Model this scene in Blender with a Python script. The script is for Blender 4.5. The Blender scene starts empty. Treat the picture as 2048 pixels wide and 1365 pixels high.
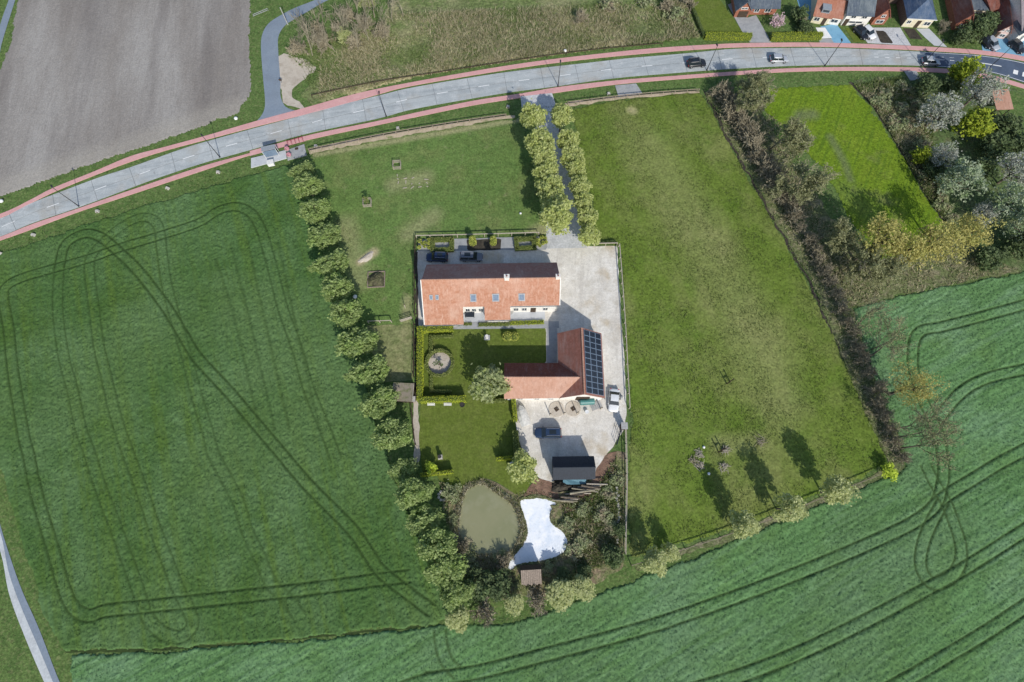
import bpy, math, random
import numpy as np
from mathutils import Vector, Matrix
from mathutils.geometry import tessellate_polygon

# ---------------------------------------------------------------- camera, sky, sun, exposure
S = bpy.context.scene
COL = S.collection
FOC, TILT, CAMH = 1050.0, math.radians(18.0), 95.0      # focal length in photo pixels, lean from straight down, flying height
cam = bpy.data.cameras.new('drone_camera')
cam.sensor_width = 36.0
cam.lens = 36.0 * FOC / 2048.0
cam.clip_end = 3000.0
cam_ob = bpy.data.objects.new('drone_camera', cam)
COL.objects.link(cam_ob)
cam_ob.location = (0, 0, CAMH)
cam_ob.rotation_euler = (TILT, 0, 0)
S.camera = cam_ob
SUN_EL, SUN_AZ = math.radians(35.0), math.radians(159.0)
W = bpy.data.worlds.new('World')
S.world = W
W.use_nodes = True
wn = W.node_tree
bg = wn.nodes['Background']
sky = wn.nodes.new('ShaderNodeTexSky')
sky.sky_type = 'NISHITA'
sky.sun_disc = False
sky.sun_elevation = SUN_EL
sky.sun_rotation = SUN_AZ
wn.links.new(sky.outputs[0], bg.inputs[0])
bg.inputs[1].default_value = 0.14
sun = bpy.data.lights.new('sun', 'SUN')
sun.energy = 4.1
sun.angle = math.radians(0.55)
sun.color = (1.0, 0.95, 0.87)
sun_ob = bpy.data.objects.new('sun', sun)
COL.objects.link(sun_ob)
sd = Vector((math.sin(SUN_AZ) * math.cos(SUN_EL), math.cos(SUN_AZ) * math.cos(SUN_EL), math.sin(SUN_EL)))
sun_ob.rotation_euler = (-sd).to_track_quat('-Z', 'Y').to_euler()
sun_ob.location = (60, -120, 90)
S.view_settings.view_transform = 'Standard'
S.view_settings.look = 'None'
S.view_settings.exposure = 0.0
S.view_settings.gamma = 1.0
try:
    S.view_settings.use_curve_mapping = False
except Exception:
    pass
S.render.resolution_x, S.render.resolution_y = 1024, 682

# ---------------------------------------------------------------- surveying: photo pixel (2048 wide) -> metres on the ground
CT, ST = math.cos(TILT), math.sin(TILT)
def G(px, py, z=0.0):
    x = (px - 1024.0) / FOC
    y = -(py - 682.5) / FOC
    t = (z - CAMH) / (y * ST - CT)
    return Vector((x * t, (y * CT + ST) * t, z))
def GL(pts, z=0.0):
    return [G(p[0], p[1], z) for p in pts]
rnd = random.Random(7)
NR = np.random.default_rng(11)

# ---------------------------------------------------------------- numpy noise
def vnoise(x, y, seed=0):
    xi = np.floor(x).astype(np.int64); yi = np.floor(y).astype(np.int64)
    xf = x - xi; yf = y - yi
    u = xf * xf * (3 - 2 * xf); v = yf * yf * (3 - 2 * yf)
    def h(a, b):
        n = (a * 374761393 + b * 668265263 + seed * 974634777) & 0xffffffff
        n = ((n ^ (n >> 13)) * 1274126177) & 0xffffffff
        return ((n ^ (n >> 16)) & 0xffff) / 65535.0
    return (h(xi, yi) * (1 - u) + h(xi + 1, yi) * u) * (1 - v) + (h(xi, yi + 1) * (1 - u) + h(xi + 1, yi + 1) * u) * v
def fbm(x, y, seed=0, octv=3):
    s = 0; a = .5
    for k in range(octv):
        s = s + a * vnoise(x * 2 ** k, y * 2 ** k, seed + k); a *= .5
    return s
def inside(poly, x, y):
    r = np.zeros(x.shape, bool)
    n = len(poly)
    for i in range(n):
        x1, y1 = poly[i][0], poly[i][1]; x2, y2 = poly[(i + 1) % n][0], poly[(i + 1) % n][1]
        if y1 == y2: continue
        c = ((y1 > y) != (y2 > y)) & (x < (x2 - x1) * (y - y1) / (y2 - y1) + x1)
        r ^= c
    return r

# ---------------------------------------------------------------- materials
MATS = {}
def _new(name, rough=.85, spec=.15):
    m = bpy.data.materials.new(name); m.use_nodes = True
    nt = m.node_tree; b = nt.nodes['Principled BSDF']
    b.inputs['Roughness'].default_value = rough
    b.inputs['Specular IOR Level'].default_value = spec
    MATS[name] = m
    return m, nt, b
def _mapped(nt, rot=0, sx=1, sy=1):
    g = nt.nodes.new('ShaderNodeNewGeometry')
    mp = nt.nodes.new('ShaderNodeMapping')
    mp.vector_type = 'TEXTURE'
    mp.inputs['Rotation'].default_value = (0, 0, rot)
    mp.inputs['Scale'].default_value = (1 / sx, 1 / sy, 1)
    nt.links.new(g.outputs['Position'], mp.inputs['Vector'])
    return mp.outputs[0]
def _noise(nt, vec, scale, detail=4, rough=.6):
    n = nt.nodes.new('ShaderNodeTexNoise')
    n.inputs['Scale'].default_value = scale; n.inputs['Detail'].default_value = detail
    n.inputs['Roughness'].default_value = rough
    nt.links.new(vec, n.inputs['Vector'])
    return n.outputs[0]
def _range(nt, val, lo, hi, amt=1.0):
    r = nt.nodes.new('ShaderNodeMapRange')
    r.inputs[1].default_value = lo; r.inputs[2].default_value = hi
    r.inputs[3].default_value = 0; r.inputs[4].default_value = amt
    nt.links.new(val, r.inputs[0])
    return r.outputs[0]
def _mix(nt, fac, a, b):
    m = nt.nodes.new('ShaderNodeMix'); m.data_type = 'RGBA'
    if isinstance(fac, float): m.inputs[0].default_value = fac
    else: nt.links.new(fac, m.inputs[0])
    for sock, v in ((m.inputs[6], a), (m.inputs[7], b)):
        if isinstance(v, tuple): sock.default_value = (*v, 1)
        else: nt.links.new(v, sock)
    return m.outputs[2]
def gmat(name, base, layers=(), bump=None, rough=.9, spec=.1, attr=None, grain=None):
    """base colour, then layers (colour, scale, lo, hi, amount[, rot, sx, sy]) of stain / plant mixture over it"""
    m, nt, b = _new(name, rough, spec)
    c = base
    for L in layers:
        col, sc, lo, hi, amt = L[:5]
        v = _mapped(nt, *(L[5:8] if len(L) > 5 else ()))
        c = _mix(nt, _range(nt, _noise(nt, v, sc), lo, hi, amt), c, col)
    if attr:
        a = nt.nodes.new('ShaderNodeAttribute'); a.attribute_name = 'wear_shade'
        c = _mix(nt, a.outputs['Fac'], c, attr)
    if grain and not isinstance(c, tuple):
        for sc, amt in grain:            # tuft-by-tuft tint of the plants themselves
            r = nt.nodes.new('ShaderNodeMapRange')
            for k, v in enumerate((.30, .70, 1 - amt, 1 + amt)): r.inputs[k + 1].default_value = v
            nt.links.new(_noise(nt, _mapped(nt), sc, 2, .5), r.inputs[0])
            vm = nt.nodes.new('ShaderNodeVectorMath'); vm.operation = 'SCALE'
            nt.links.new(c, vm.inputs[0]); nt.links.new(r.outputs[0], vm.inputs['Scale']); c = vm.outputs[0]
    if isinstance(c, tuple): b.inputs['Base Color'].default_value = (*c, 1)
    else: nt.links.new(c, b.inputs['Base Color'])
    if bump:
        bn = nt.nodes.new('ShaderNodeBump')
        bn.inputs['Strength'].default_value = bump[1]; bn.inputs['Distance'].default_value = bump[2] if len(bump) > 2 else .1
        v = _mapped(nt, *(bump[3:6] if len(bump) > 3 else ()))
        nt.links.new(_noise(nt, v, bump[0], 5, .65), bn.inputs['Height'])
        nt.links.new(bn.outputs[0], b.inputs['Normal'])
    return m
def leafmat(name, dark, light, third=None, trans=.35):
    m, nt, b = _new(name, .6, .25)
    g = nt.nodes.new('ShaderNodeNewGeometry')
    c = _mix(nt, g.outputs['Random Per Island'], dark, light)
    if third:
        c = _mix(nt, _range(nt, _noise(nt, g.outputs['Position'], .55, 2), .5, .68), c, third)
    nt.links.new(c, b.inputs['Base Color'])
    t = nt.nodes.new('ShaderNodeBsdfTranslucent'); nt.links.new(c, t.inputs[0])
    mx = nt.nodes.new('ShaderNodeMixShader'); mx.inputs[0].default_value = trans
    nt.links.new(b.outputs[0], mx.inputs[1]); nt.links.new(t.outputs[0], mx.inputs[2])
    nt.links.new(mx.outputs[0], nt.nodes['Material Output'].inputs[0])
    return m
def flat(name, c, rough=.6, spec=.3, metal=0., var=.12, sc=3.):
    m, nt, b = _new(name, rough, spec)
    g = nt.nodes.new('ShaderNodeNewGeometry')
    d = tuple(x * (1 - var * 2) for x in c)
    nt.links.new(_mix(nt, _range(nt, _noise(nt, g.outputs['Position'], sc, 5), .35, .7), c, d), b.inputs['Base Color'])
    b.inputs['Metallic'].default_value = metal
    return m
def tilemat(name, c1, c2, c3, pitch=.32, rot=0.):
    """clay tiles: per-tile tint, moss and a fine relief of courses"""
    m, nt, b = _new(name, .85, .15)
    v = _mapped(nt, rot)
    vo = nt.nodes.new('ShaderNodeTexVoronoi'); vo.inputs['Scale'].default_value = 1 / pitch
    vo.inputs['Randomness'].default_value = .35
    nt.links.new(v, vo.inputs['Vector'])
    sep = nt.nodes.new('ShaderNodeSeparateColor'); nt.links.new(vo.outputs['Color'], sep.inputs[0])
    c = _mix(nt, _range(nt, sep.outputs[0], .1, 1., .8), c1, c2)
    c = _mix(nt, _range(nt, _noise(nt, v, .55, 5), .5, .75, .7), c, c3)
    c = _mix(nt, _range(nt, _noise(nt, v, .16, 6, .7), .5, .72, .6), c, tuple(min(x * 1.1 + .1, .8) for x in c3))
    c = _mix(nt, _range(nt, _noise(nt, _mapped(nt, rot, 2.6, .22), 1., 4), .52, .72, .45), c, tuple(min(x * 1.15 + .12, .8) for x in c3))
    c = _mix(nt, _range(nt, _noise(nt, _mapped(nt, rot, 2.2, .2), 1.3, 4), .54, .74, .45), c, tuple(x * .62 for x in c1))
    c = _mix(nt, _range(nt, _noise(nt, v, 6, 3), .55, .8, .5), c, tuple(x * .6 for x in c1))
    nt.links.new(c, b.inputs['Base Color'])
    w = nt.nodes.new('ShaderNodeTexWave'); w.inputs['Scale'].default_value = .5 / pitch
    nt.links.new(v, w.inputs['Vector'])
    bn = nt.nodes.new('ShaderNodeBump'); bn.inputs['Strength'].default_value = .5; bn.inputs['Distance'].default_value = .05
    nt.links.new(vo.outputs['Distance'], bn.inputs['Height'])
    nt.links.new(bn.outputs[0], b.inputs['Normal'])
    return m

# ---------------------------------------------------------------- mesh building
class MB:
    def __init__(s): s.v = []; s.f = []
    def add(s, vs, fs):
        o = len(s.v); s.v += [tuple(x) for x in vs]; s.f += [tuple(i + o for i in f) for f in fs]; return s
    def box(s, c, d, rz=0., taper=1.):
        cx, cy, cz = c; hx, hy, hz = d[0] / 2, d[1] / 2, d[2] / 2
        ca, sa = math.cos(rz), math.sin(rz); vs = []
        for z, t in ((-hz, 1), (hz, taper)):
            for x, y in ((-hx, -hy), (hx, -hy), (hx, hy), (-hx, hy)):
                x *= t; y *= t
                vs.append((cx + x * ca - y * sa, cy + x * sa + y * ca, cz + z))
        return s.add(vs, [(3, 2, 1, 0), (4, 5, 6, 7), (0, 1, 5, 4), (1, 2, 6, 5), (2, 3, 7, 6), (3, 0, 4, 7)])
    def tube(s, p, q, r0, r1, n=6, cap=True):
        p = Vector(p); q = Vector(q); d = (q - p)
        if d.length < 1e-6: return s
        d.normalize(); a = d.orthogonal().normalized(); b = d.cross(a)
        vs = []
        for c, r in ((p, r0), (q, r1)):
            for i in range(n):
                t = 2 * math.pi * i / n
                vs.append(c + (a * math.cos(t) + b * math.sin(t)) * r)
        fs = [(i, (i + 1) % n, n + (i + 1) % n, n + i) for i in range(n)]
        if cap: fs += [tuple(range(n - 1, -1, -1)), tuple(range(n, 2 * n))]
        return s.add(vs, fs)
    def lathe(s, c, prof, n=16):
        vs = []; k = len(prof)
        for r, z in prof:
            for i in range(n):
                t = 2 * math.pi * i / n
                vs.append((c[0] + r * math.cos(t), c[1] + r * math.sin(t), c[2] + z))
        fs = [(j * n + i, j * n + (i + 1) % n, (j + 1) * n + (i + 1) % n, (j + 1) * n + i) for j in range(k - 1) for i in range(n)]
        fs += [tuple(range(n - 1, -1, -1)), tuple(range((k - 1) * n, k * n))]
        return s.add(vs, fs)
    def slab(s, pts, th, up=None):
        """planar polygon (3-D points) given thickness th below it"""
        pts = [Vector(p) for p in pts]
        n = Vector((0, 0, 0))
        for i in range(len(pts)):
            a = pts[i]; b = pts[(i + 1) % len(pts)]
            n += Vector(((a.y - b.y) * (a.z + b.z), (a.z - b.z) * (a.x + b.x), (a.x - b.x) * (a.y + b.y)))
        n.normalize()
        if n.z < 0 or (abs(n.z) < 1e-6 and up and n.dot(Vector(up)) < 0): pts.reverse(); n = -n
        k = len(pts); lo = [p - n * th for p in pts]
        fs = []
        for t in tessellate_polygon([pts]):
            a, b, c = (pts[i] for i in t)
            if (b - a).cross(c - a).dot(n) < 0: t = t[::-1]
            fs += [tuple(t), tuple(i + k for i in reversed(t))]
        fs += [(i, i + k, (i + 1) % k + k, (i + 1) % k) for i in range(k)]
        return s.add(pts + lo, fs)
    def mesh(s, name, smooth=False):
        me = bpy.data.meshes.new(name); me.from_pydata(s.v, [], s.f)
        if smooth: me.polygons.foreach_set('use_smooth', [True] * len(me.polygons))
        me.update(); return me
def fast_mesh(name, V, Q, smooth=False):
    V = np.asarray(V, np.float32); Q = np.asarray(Q, np.int32); k = Q.shape[1]
    me = bpy.data.meshes.new(name)
    me.vertices.add(len(V)); me.vertices.foreach_set('co', V.ravel())
    me.loops.add(Q.size); me.loops.foreach_set('vertex_index', Q.ravel())
    me.polygons.add(len(Q)); me.polygons.foreach_set('loop_start', np.arange(0, Q.size, k, dtype=np.int32))
    me.polygons.foreach_set('loop_total', np.full(len(Q), k, np.int32))
    if smooth: me.polygons.foreach_set('use_smooth', np.ones(len(Q), bool))
    me.update(calc_edges=True); me.validate()
    return me
def ob(name, me, mat=None, parent=None, label=None, cat=None, group=None, kind=None, loc=None, rz=None, smooth=False):
    if isinstance(me, MB): me = me.mesh(name, smooth)
    o = bpy.data.objects.new(name, me); COL.objects.link(o)
    if mat is not None and not me.materials: me.materials.append(MATS[mat] if isinstance(mat, str) else mat)
    if parent: o.parent = parent
    if loc is not None: o.location = loc
    if rz is not None: o.rotation_euler = (0, 0, rz)
    if label: o['label'] = label
    if cat: o['category'] = cat
    if group: o['group'] = group
    if kind: o['kind'] = kind
    return o
def thing(name, label, cat, loc=(0, 0, 0), rz=0., group=None):
    o = bpy.data.objects.new(name, None); COL.objects.link(o)
    o.empty_display_size = .3
    o.location = loc; o.rotation_euler = (0, 0, rz); o['label'] = label; o['category'] = cat
    if group: o['group'] = group
    return o
def copy_tree(o, parent=None):
    c = o.copy(); COL.objects.link(c); c.parent = parent
    for ch in o.children:
        if ch.name in COL.objects: copy_tree(ch, c)
    return c
ORD = ['first', 'second', 'third', 'fourth', 'fifth', 'sixth', 'seventh', 'eighth', 'ninth', 'tenth', 'eleventh', 'twelfth', 'thirteenth',
       'fourteenth', 'fifteenth', 'sixteenth', 'seventeenth', 'eighteenth', 'nineteenth', 'twentieth'] + ['%d%s' % (i, {1: 'st', 2: 'nd', 3: 'rd'}.get(i % 10, 'th')) for i in range(21, 60)]
def catmull(pts, n=6, closed=False):
    P = [Vector(p) for p in pts]; out = []; k = len(P)
    for i in range(k if closed else k - 1):
        if closed: a, b, c, d = P[i - 1], P[i], P[(i + 1) % k], P[(i + 2) % k]
        else: a, b, c, d = P[max(i - 1, 0)], P[i], P[i + 1], P[min(i + 2, k - 1)]
        for j in range(n):
            t = j / n
            out.append(.5 * ((2 * b) + (c - a) * t + (2 * a - 5 * b + 4 * c - d) * t * t + (3 * b - a - 3 * c + d) * t ** 3))
    if not closed: out.append(P[-1])
    return out
def resample(P, step):
    out = [P[0].copy()]; acc = 0.
    for a, b in zip(P, P[1:]):
        L = (b - a).length
        while acc + L >= step:
            t = (step - acc) / L; a = a.lerp(b, t); out.append(a.copy()); L = (b - a).length; acc = 0.
        acc += L
    return out

def sheet(name, px, z, mat, rough=0., curve=0, label=None, step=.8, seed=0, kind='structure', parent=None, th=0.):
    """a traced area of ground as a flat sheet at height z, its outline loosened by `rough` metres"""
    P = GL(px, 0)
    if curve: P = catmull(P, curve, True)
    if rough:
        Q = resample(P + [P[0]], step)
        P = [p + Vector(((vnoise(np.array([p.x * .9]), np.array([p.y * .9]), seed)[0] - .5) * 2 * rough,
                         (vnoise(np.array([p.x * .9 + 50]), np.array([p.y * .9]), seed + 3)[0] - .5) * 2 * rough, 0)) for p in Q]
    P = [Vector((p.x, p.y, z)) for p in P]
    m = MB()
    if th: m.slab(P, th)
    else:
        fs = []
        for t in tessellate_polygon([P]):
            a, b, c = (P[i] for i in t)
            fs.append(tuple(t) if (b - a).cross(c - a).z > 0 else tuple(reversed(t)))
        m.add(P, fs)
    return ob(name, m, mat, parent, label=label, kind=None if parent else kind)

FIELD = []
def turf(name, px, mat, z=.03, res=.3, amp=.12, seed=0, tracks=(), label=None, rough=.6, f=1.1, stretch=None, kind='structure'):
    """a field surface: a fine height field with wheel tracks pressed into it"""
    P = GL(px, 0)
    xs = [p.x for p in P]; ys = [p.y for p in P]
    x = np.arange(min(xs) - 1, max(xs) + 1, res); y = np.arange(min(ys) - 1, max(ys) + 1, res)
    X, Y = np.meshgrid(x, y)
    j = NR.uniform(-.3, .3, (2,) + X.shape) * res
    X = X + j[0]; Y = Y + j[1]
    dx = (fbm(X * .5, Y * .5, seed + 20) - .45) * 2 * rough; dy = (fbm(X * .5, Y * .5, seed + 31) - .45) * 2 * rough
    M = inside(P, X + dx, Y + dy)
    U, V_ = X, Y
    if stretch:
        a, su, sv = stretch
        U = (X * math.cos(a) + Y * math.sin(a)) * su; V_ = (-X * math.sin(a) + Y * math.cos(a)) * sv
    Z = z + amp * (.55 * fbm(U * f, V_ * f, seed + 1, 3) + .45 * NR.random(X.shape)) * 1.2
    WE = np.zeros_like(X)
    for path, gauge, hw, depth, wear_shade in tracks:
        c = catmull(GL(path), 5)
        for side in ((-1, 1) if gauge else (0,)):
            pts = []
            for i, p in enumerate(c):
                d = c[min(i + 1, len(c) - 1)] - c[max(i - 1, 0)]; d.normalize()
                pts.append((p.x - d.y * side * gauge, p.y + d.x * side * gauge))
            for (x1, y1), (x2, y2) in zip(pts, pts[1:]):
                r = hw * 2 + res
                i0, i1 = np.searchsorted(x, [min(x1, x2) - r, max(x1, x2) + r]); j0, j1 = np.searchsorted(y, [min(y1, y2) - r, max(y1, y2) + r])
                if i0 >= i1 or j0 >= j1: continue
                XX = X[j0:j1, i0:i1]; YY = Y[j0:j1, i0:i1]
                ex, ey = x2 - x1, y2 - y1; L = ex * ex + ey * ey + 1e-9
                t = np.clip(((XX - x1) * ex + (YY - y1) * ey) / L, 0, 1)
                D = np.hypot(XX - x1 - t * ex, YY - y1 - t * ey)
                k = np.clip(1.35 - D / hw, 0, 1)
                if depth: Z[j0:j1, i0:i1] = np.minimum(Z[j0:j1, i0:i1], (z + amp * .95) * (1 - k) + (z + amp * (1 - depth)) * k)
                WE[j0:j1, i0:i1] = np.maximum(WE[j0:j1, i0:i1], k * wear_shade)  # worn ground mask; in crop tracks it also carries painted groove shade
    edge = M.copy()
    edge[1:-1, 1:-1] = M[1:-1, 1:-1] & M[:-2, 1:-1] & M[2:, 1:-1] & M[1:-1, :-2] & M[1:-1, 2:]
    Z = np.where(edge, Z, z)
    idx = np.full(M.shape, -1); idx[M] = np.arange(M.sum())
    q = M[:-1, :-1] & M[1:, :-1] & M[:-1, 1:] & M[1:, 1:]
    Q = np.stack([idx[:-1, :-1][q], idx[:-1, 1:][q], idx[1:, 1:][q], idx[1:, :-1][q]], 1)
    me = fast_mesh(name, np.stack([X[M], Y[M], Z[M]], 1), Q, True)
    FIELD.append((x, y, WE))
    a = me.attributes.new('wear_shade', 'FLOAT', 'POINT')
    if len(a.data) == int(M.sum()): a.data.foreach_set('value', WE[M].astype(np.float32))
    return ob(name, me, mat, kind=kind, label=label)

def blades(name, px, n, h, w, mat, seed=0, label=None, lean=.5, dens=None, z=.02, cat=None, field=None):
    """standing grass / reeds over a traced area: thin leaning triangles in one mesh"""
    r = np.random.default_rng(seed + 5)
    P = GL(px); xs = [p.x for p in P]; ys = [p.y for p in P]
    X = r.uniform(min(xs), max(xs), n * 3); Y = r.uniform(min(ys), max(ys), n * 3)
    k = inside(P, X, Y)
    if dens: k &= fbm(X * dens, Y * dens, seed) > r.uniform(.25, .6, X.shape)
    if field is not None:
        fx, fy, we = FIELD[field]
        k &= we[np.clip(np.searchsorted(fy, Y), 0, len(fy) - 1), np.clip(np.searchsorted(fx, X), 0, len(fx) - 1)] < .35
    X = X[k][:n]; Y = Y[k][:n]; n = len(X)
    a = r.uniform(0, 6.283, n); hh = h * r.uniform(.45, 1.15, n); ww = w * r.uniform(.6, 1.3, n)
    lx = r.normal(0, lean, n) * hh; ly = r.normal(0, lean, n) * hh
    V = np.empty((n, 3, 3)); V[:, :, 2] = z
    V[:, 0, 0] = X - np.cos(a) * ww; V[:, 0, 1] = Y - np.sin(a) * ww
    V[:, 1, 0] = X + np.cos(a) * ww; V[:, 1, 1] = Y + np.sin(a) * ww
    V[:, 2, 0] = X + lx; V[:, 2, 1] = Y + ly; V[:, 2, 2] = z + hh
    me = fast_mesh(name, V.reshape(-1, 3), np.arange(3 * n).reshape(n, 3))
    return ob(name, me, mat, kind='stuff', label=label)
# ---------------------------------------------------------------- ground materials
gmat('verge_grass', (.105, .165, .048), [((.065, .12, .032), .5, .45, .65, .8), ((.2, .21, .095), 1.6, .5, .7, .6)], (3, .7, .2), grain=((1.1, .15), (2.6, .3)))
gmat('crop_left', (.068, .138, .040), [((.112, .195, .078), .06, .42, .62, .85), ((.060, .120, .024), .11, .5, .68, .7), ((.092, .158, .028), .35, .48, .66, .6, .35, 1.6, .05), ((.11, .185, .068), .022, .5, .62, .6)], (3.5, .4, .1), attr=(.028, .056, .015), grain=((1.1, .08), (2.6, .14)))  # attr: wheel track colour, soil and flattened crop with groove shade painted in
gmat('crop_south', (.120, .235, .088), [((.178, .295, .165), .05, .46, .64, .8), ((.074, .160, .052), .9, .50, .64, .8, .47, .05, 1.4), ((.11, .205, .056), .08, .52, .7, .6), ((.18, .30, .16), .5, .52, .66, .5, .47, .06, 1.6), ((.088, .165, .056), .024, .50, .62, .5)], (3.5, .4, .1), attr=(.036, .068, .02), grain=((1.1, .08), (2.6, .14)))  # attr: track soil tone, darkened to include the shade inside the grooves
gmat('paddock_front', (.125, .20, .055), [((.175, .215, .075), .12, .48, .68, .8), ((.075, .14, .038), .35, .5, .7, .6), ((.25, .24, .13), .5, .6, .75, .6)], (4, .6, .12), attr=(.42, .36, .22), grain=((1.1, .12), (2.6, .22)))
gmat('paddock_right', (.125, .182, .031), [((.20, .222, .075), .075, .45, .64, .75, .3, 1, .6), ((.095, .165, .021), .16, .5, .68, .6), ((.23, .23, .10), .6, .58, .76, .25)], (3.5, .6, .15), attr=(.34, .32, .16), grain=((1.0, .10), (2.4, .22)))
gmat('bright_pasture', (.135, .215, .016), [((.17, .235, .024), .15, .45, .65, .7), ((.088, .155, .016), .9, .48, .66, .8, 1.1, .12, 1.5), ((.17, .18, .07), .12, .55, .7, .6)], (3, .7, .15), attr=(.14, .15, .10), grain=((1.2, .14), (2.6, .28)))
gmat('rough_meadow', (.15, .195, .07), [((.34, .31, .18), .1, .46, .62, .7), ((.085, .135, .04), .2, .5, .66, .8), ((.42, .36, .21), .8, .55, .75, .5)], (2.5, .9, .3), attr=(.42, .36, .21), grain=((1.2, .2), (2.6, .3)))
gmat('plough_soil', (.235, .215, .195), [((.335, .32, .30), .035, .40, .62, .9, .15, 2.2, .45), ((.175, .16, .15), .05, .5, .66, .6, .12, 2.4, .25), ((.16, .145, .13), 3.0, .5, .7, .4, .05, 2.2, .12)], (4, .5, .08, .05, 1, .3), attr=(.36, .335, .29), grain=((2.6, .10), (6., .14)))
gmat('lawn', (.115, .155, .028), [((.15, .18, .045), .35, .45, .65, .7), ((.08, .12, .018), 1.5, .5, .7, .5)], (5, .5, .08), grain=((1.3, .12), (3., .22)))
gmat('bank_soil', (.21, .17, .11), [((.15, .18, .07), .35, .42, .56, .9), ((.36, .28, .19), .8, .5, .7, .7), ((.10, .085, .06), 1.5, .54, .7, .6)], (3, .9, .2), grain=((1.5, .2), (3., .3)))
gmat('yard_gravel', (.66, .63, .57), [((.55, .52, .46), .25, .45, .65, .85), ((.76, .74, .69), .6, .5, .7, .7), ((.44, .41, .35), 2.2, .54, .74, .5), ((.44, .36, .24), .14, .54, .66, .7), ((.40, .36, .27), .5, .60, .74, .6), ((.50, .47, .42), .3, .52, .66, .6, 1.5, .25, 2.)], (9, .4, .04), grain=((2., .08), (5, .10)))
gmat('drive_gravel', (.50, .51, .52), [((.40, .41, .42), .4, .45, .65, .8), ((.6, .6, .6), 1.5, .5, .7, .6)], (9, .4, .04), grain=((3., .12),))
gmat('gravel_pale', (.50, .45, .38), [((.36, .31, .25), .5, .45, .65, .7), ((.25, .2, .14), 2.5, .56, .72, .6)], (7, .5, .05))
gmat('concrete_road', (.41, .44, .445), [((.30, .33, .345), .3, .44, .62, .75, .2, .15, 1.8), ((.50, .52, .52), .5, .5, .7, .7), ((.21, .22, .225), 1.8, .56, .72, .55, .2, .12, 1.6), ((.36, .34, .30), .12, .52, .66, .7), ((.2, .2, .2), .9, .64, .74, .6)], (12, .2, .01), .85, grain=((4., .08),))
gmat('joint_tar', (.15, .16, .165))
gmat('cycle_pink', (.60, .335, .325), [((.52, .28, .275), .4, .45, .65, .7), ((.66, .42, .41), .8, .5, .7, .6)], (14, .2, .01), grain=((3., .06),))
gmat('asphalt_blue', (.205, .25, .305), [((.25, .295, .345), .5, .45, .65, .7), ((.16, .195, .24), .25, .5, .7, .7)], (14, .25, .01), .7, .3, grain=((3., .08),))
gmat('asphalt_dark', (.085, .115, .17), [((.06, .08, .12), .4, .45, .65, .7), ((.13, .17, .22), .6, .55, .75, .6)], (14, .25, .01), .7, .3)
gmat('lane_pale', (.50, .53, .54), [((.40, .42, .43), .4, .45, .65, .8), ((.56, .58, .58), 1.2, .5, .7, .6)], (14, .2, .01), grain=((3., .08),))
gmat('paving_grey', (.34, .35, .355), [((.26, .27, .28), .7, .45, .65, .8), ((.42, .43, .43), 2., .5, .7, .6)], (10, .3, .02))
gmat('paving_blue', (.20, .40, .55), [((.15, .32, .46), .6, .45, .65, .7)], (10, .3, .02))
gmat('terrace_pale', (.50, .52, .54), [((.42, .44, .46), .6, .45, .65, .7)], (10, .3, .02))
gmat('white_paint', (.78, .79, .78), [((.6, .62, .62), 2., .5, .7, .6)])
gmat('dark_earth_shade', (.055, .048, .04), [((.09, .08, .06), .8, .45, .65, .8), ((.03, .03, .024), 1.5, .5, .7, .8)], (3, .8, .15))  # soil of beds, ditches and heap; also colours the painted hedge shadow
gmat('pond_water', (.265, .265, .15), [((.225, .235, .125), .12, .45, .62, .8), ((.30, .30, .19), .3, .52, .66, .6)], (1.5, .12, .03), .12, .5)
gmat('white_bed', (.86, .89, .92), [((.66, .74, .84), .22, .46, .62, .75), ((.97, .97, .97), .5, .5, .66, .8), ((.58, .64, .70), 1.2, .56, .72, .6), ((.50, .50, .45), 2.5, .62, .76, .5)], (3, .5, .08), .45, .3)
gmat('sand_strip', (.48, .40, .29), [((.34, .28, .19), .7, .45, .65, .7), ((.14, .19, .05), .5, .55, .68, .8)], (6, .5, .05))
gmat('soil_red', (.21, .13, .095), [((.30, .2, .14), .8, .45, .65, .8), ((.1, .08, .05), 1.4, .52, .7, .7)], (4, .9, .15))
gmat('moss_bank', (.14, .165, .07), [((.24, .215, .14), .5, .47, .63, .8), ((.075, .10, .035), .9, .5, .66, .8)], (3, .9, .2), grain=((1.5, .2), (3., .3)))
# plants
leafmat('blade_dry', (.30, .28, .16), (.54, .49, .33), None, .4)
leafmat('blade_green', (.12, .18, .05), (.28, .34, .13), None, .5)
leafmat('blade_verge', (.06, .12, .02), (.16, .22, .06), None, .3)

# ---------------------------------------------------------------- the setting: ground sheets and fields
g = MB(); g.add([(-420, -260, 0), (420, -260, 0), (420, 480, 0), (-420, 480, 0)], [(0, 1, 2, 3)])
ob('ground', g, 'verge_grass', kind='structure', label='grass ground of verges and field margins')

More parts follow.
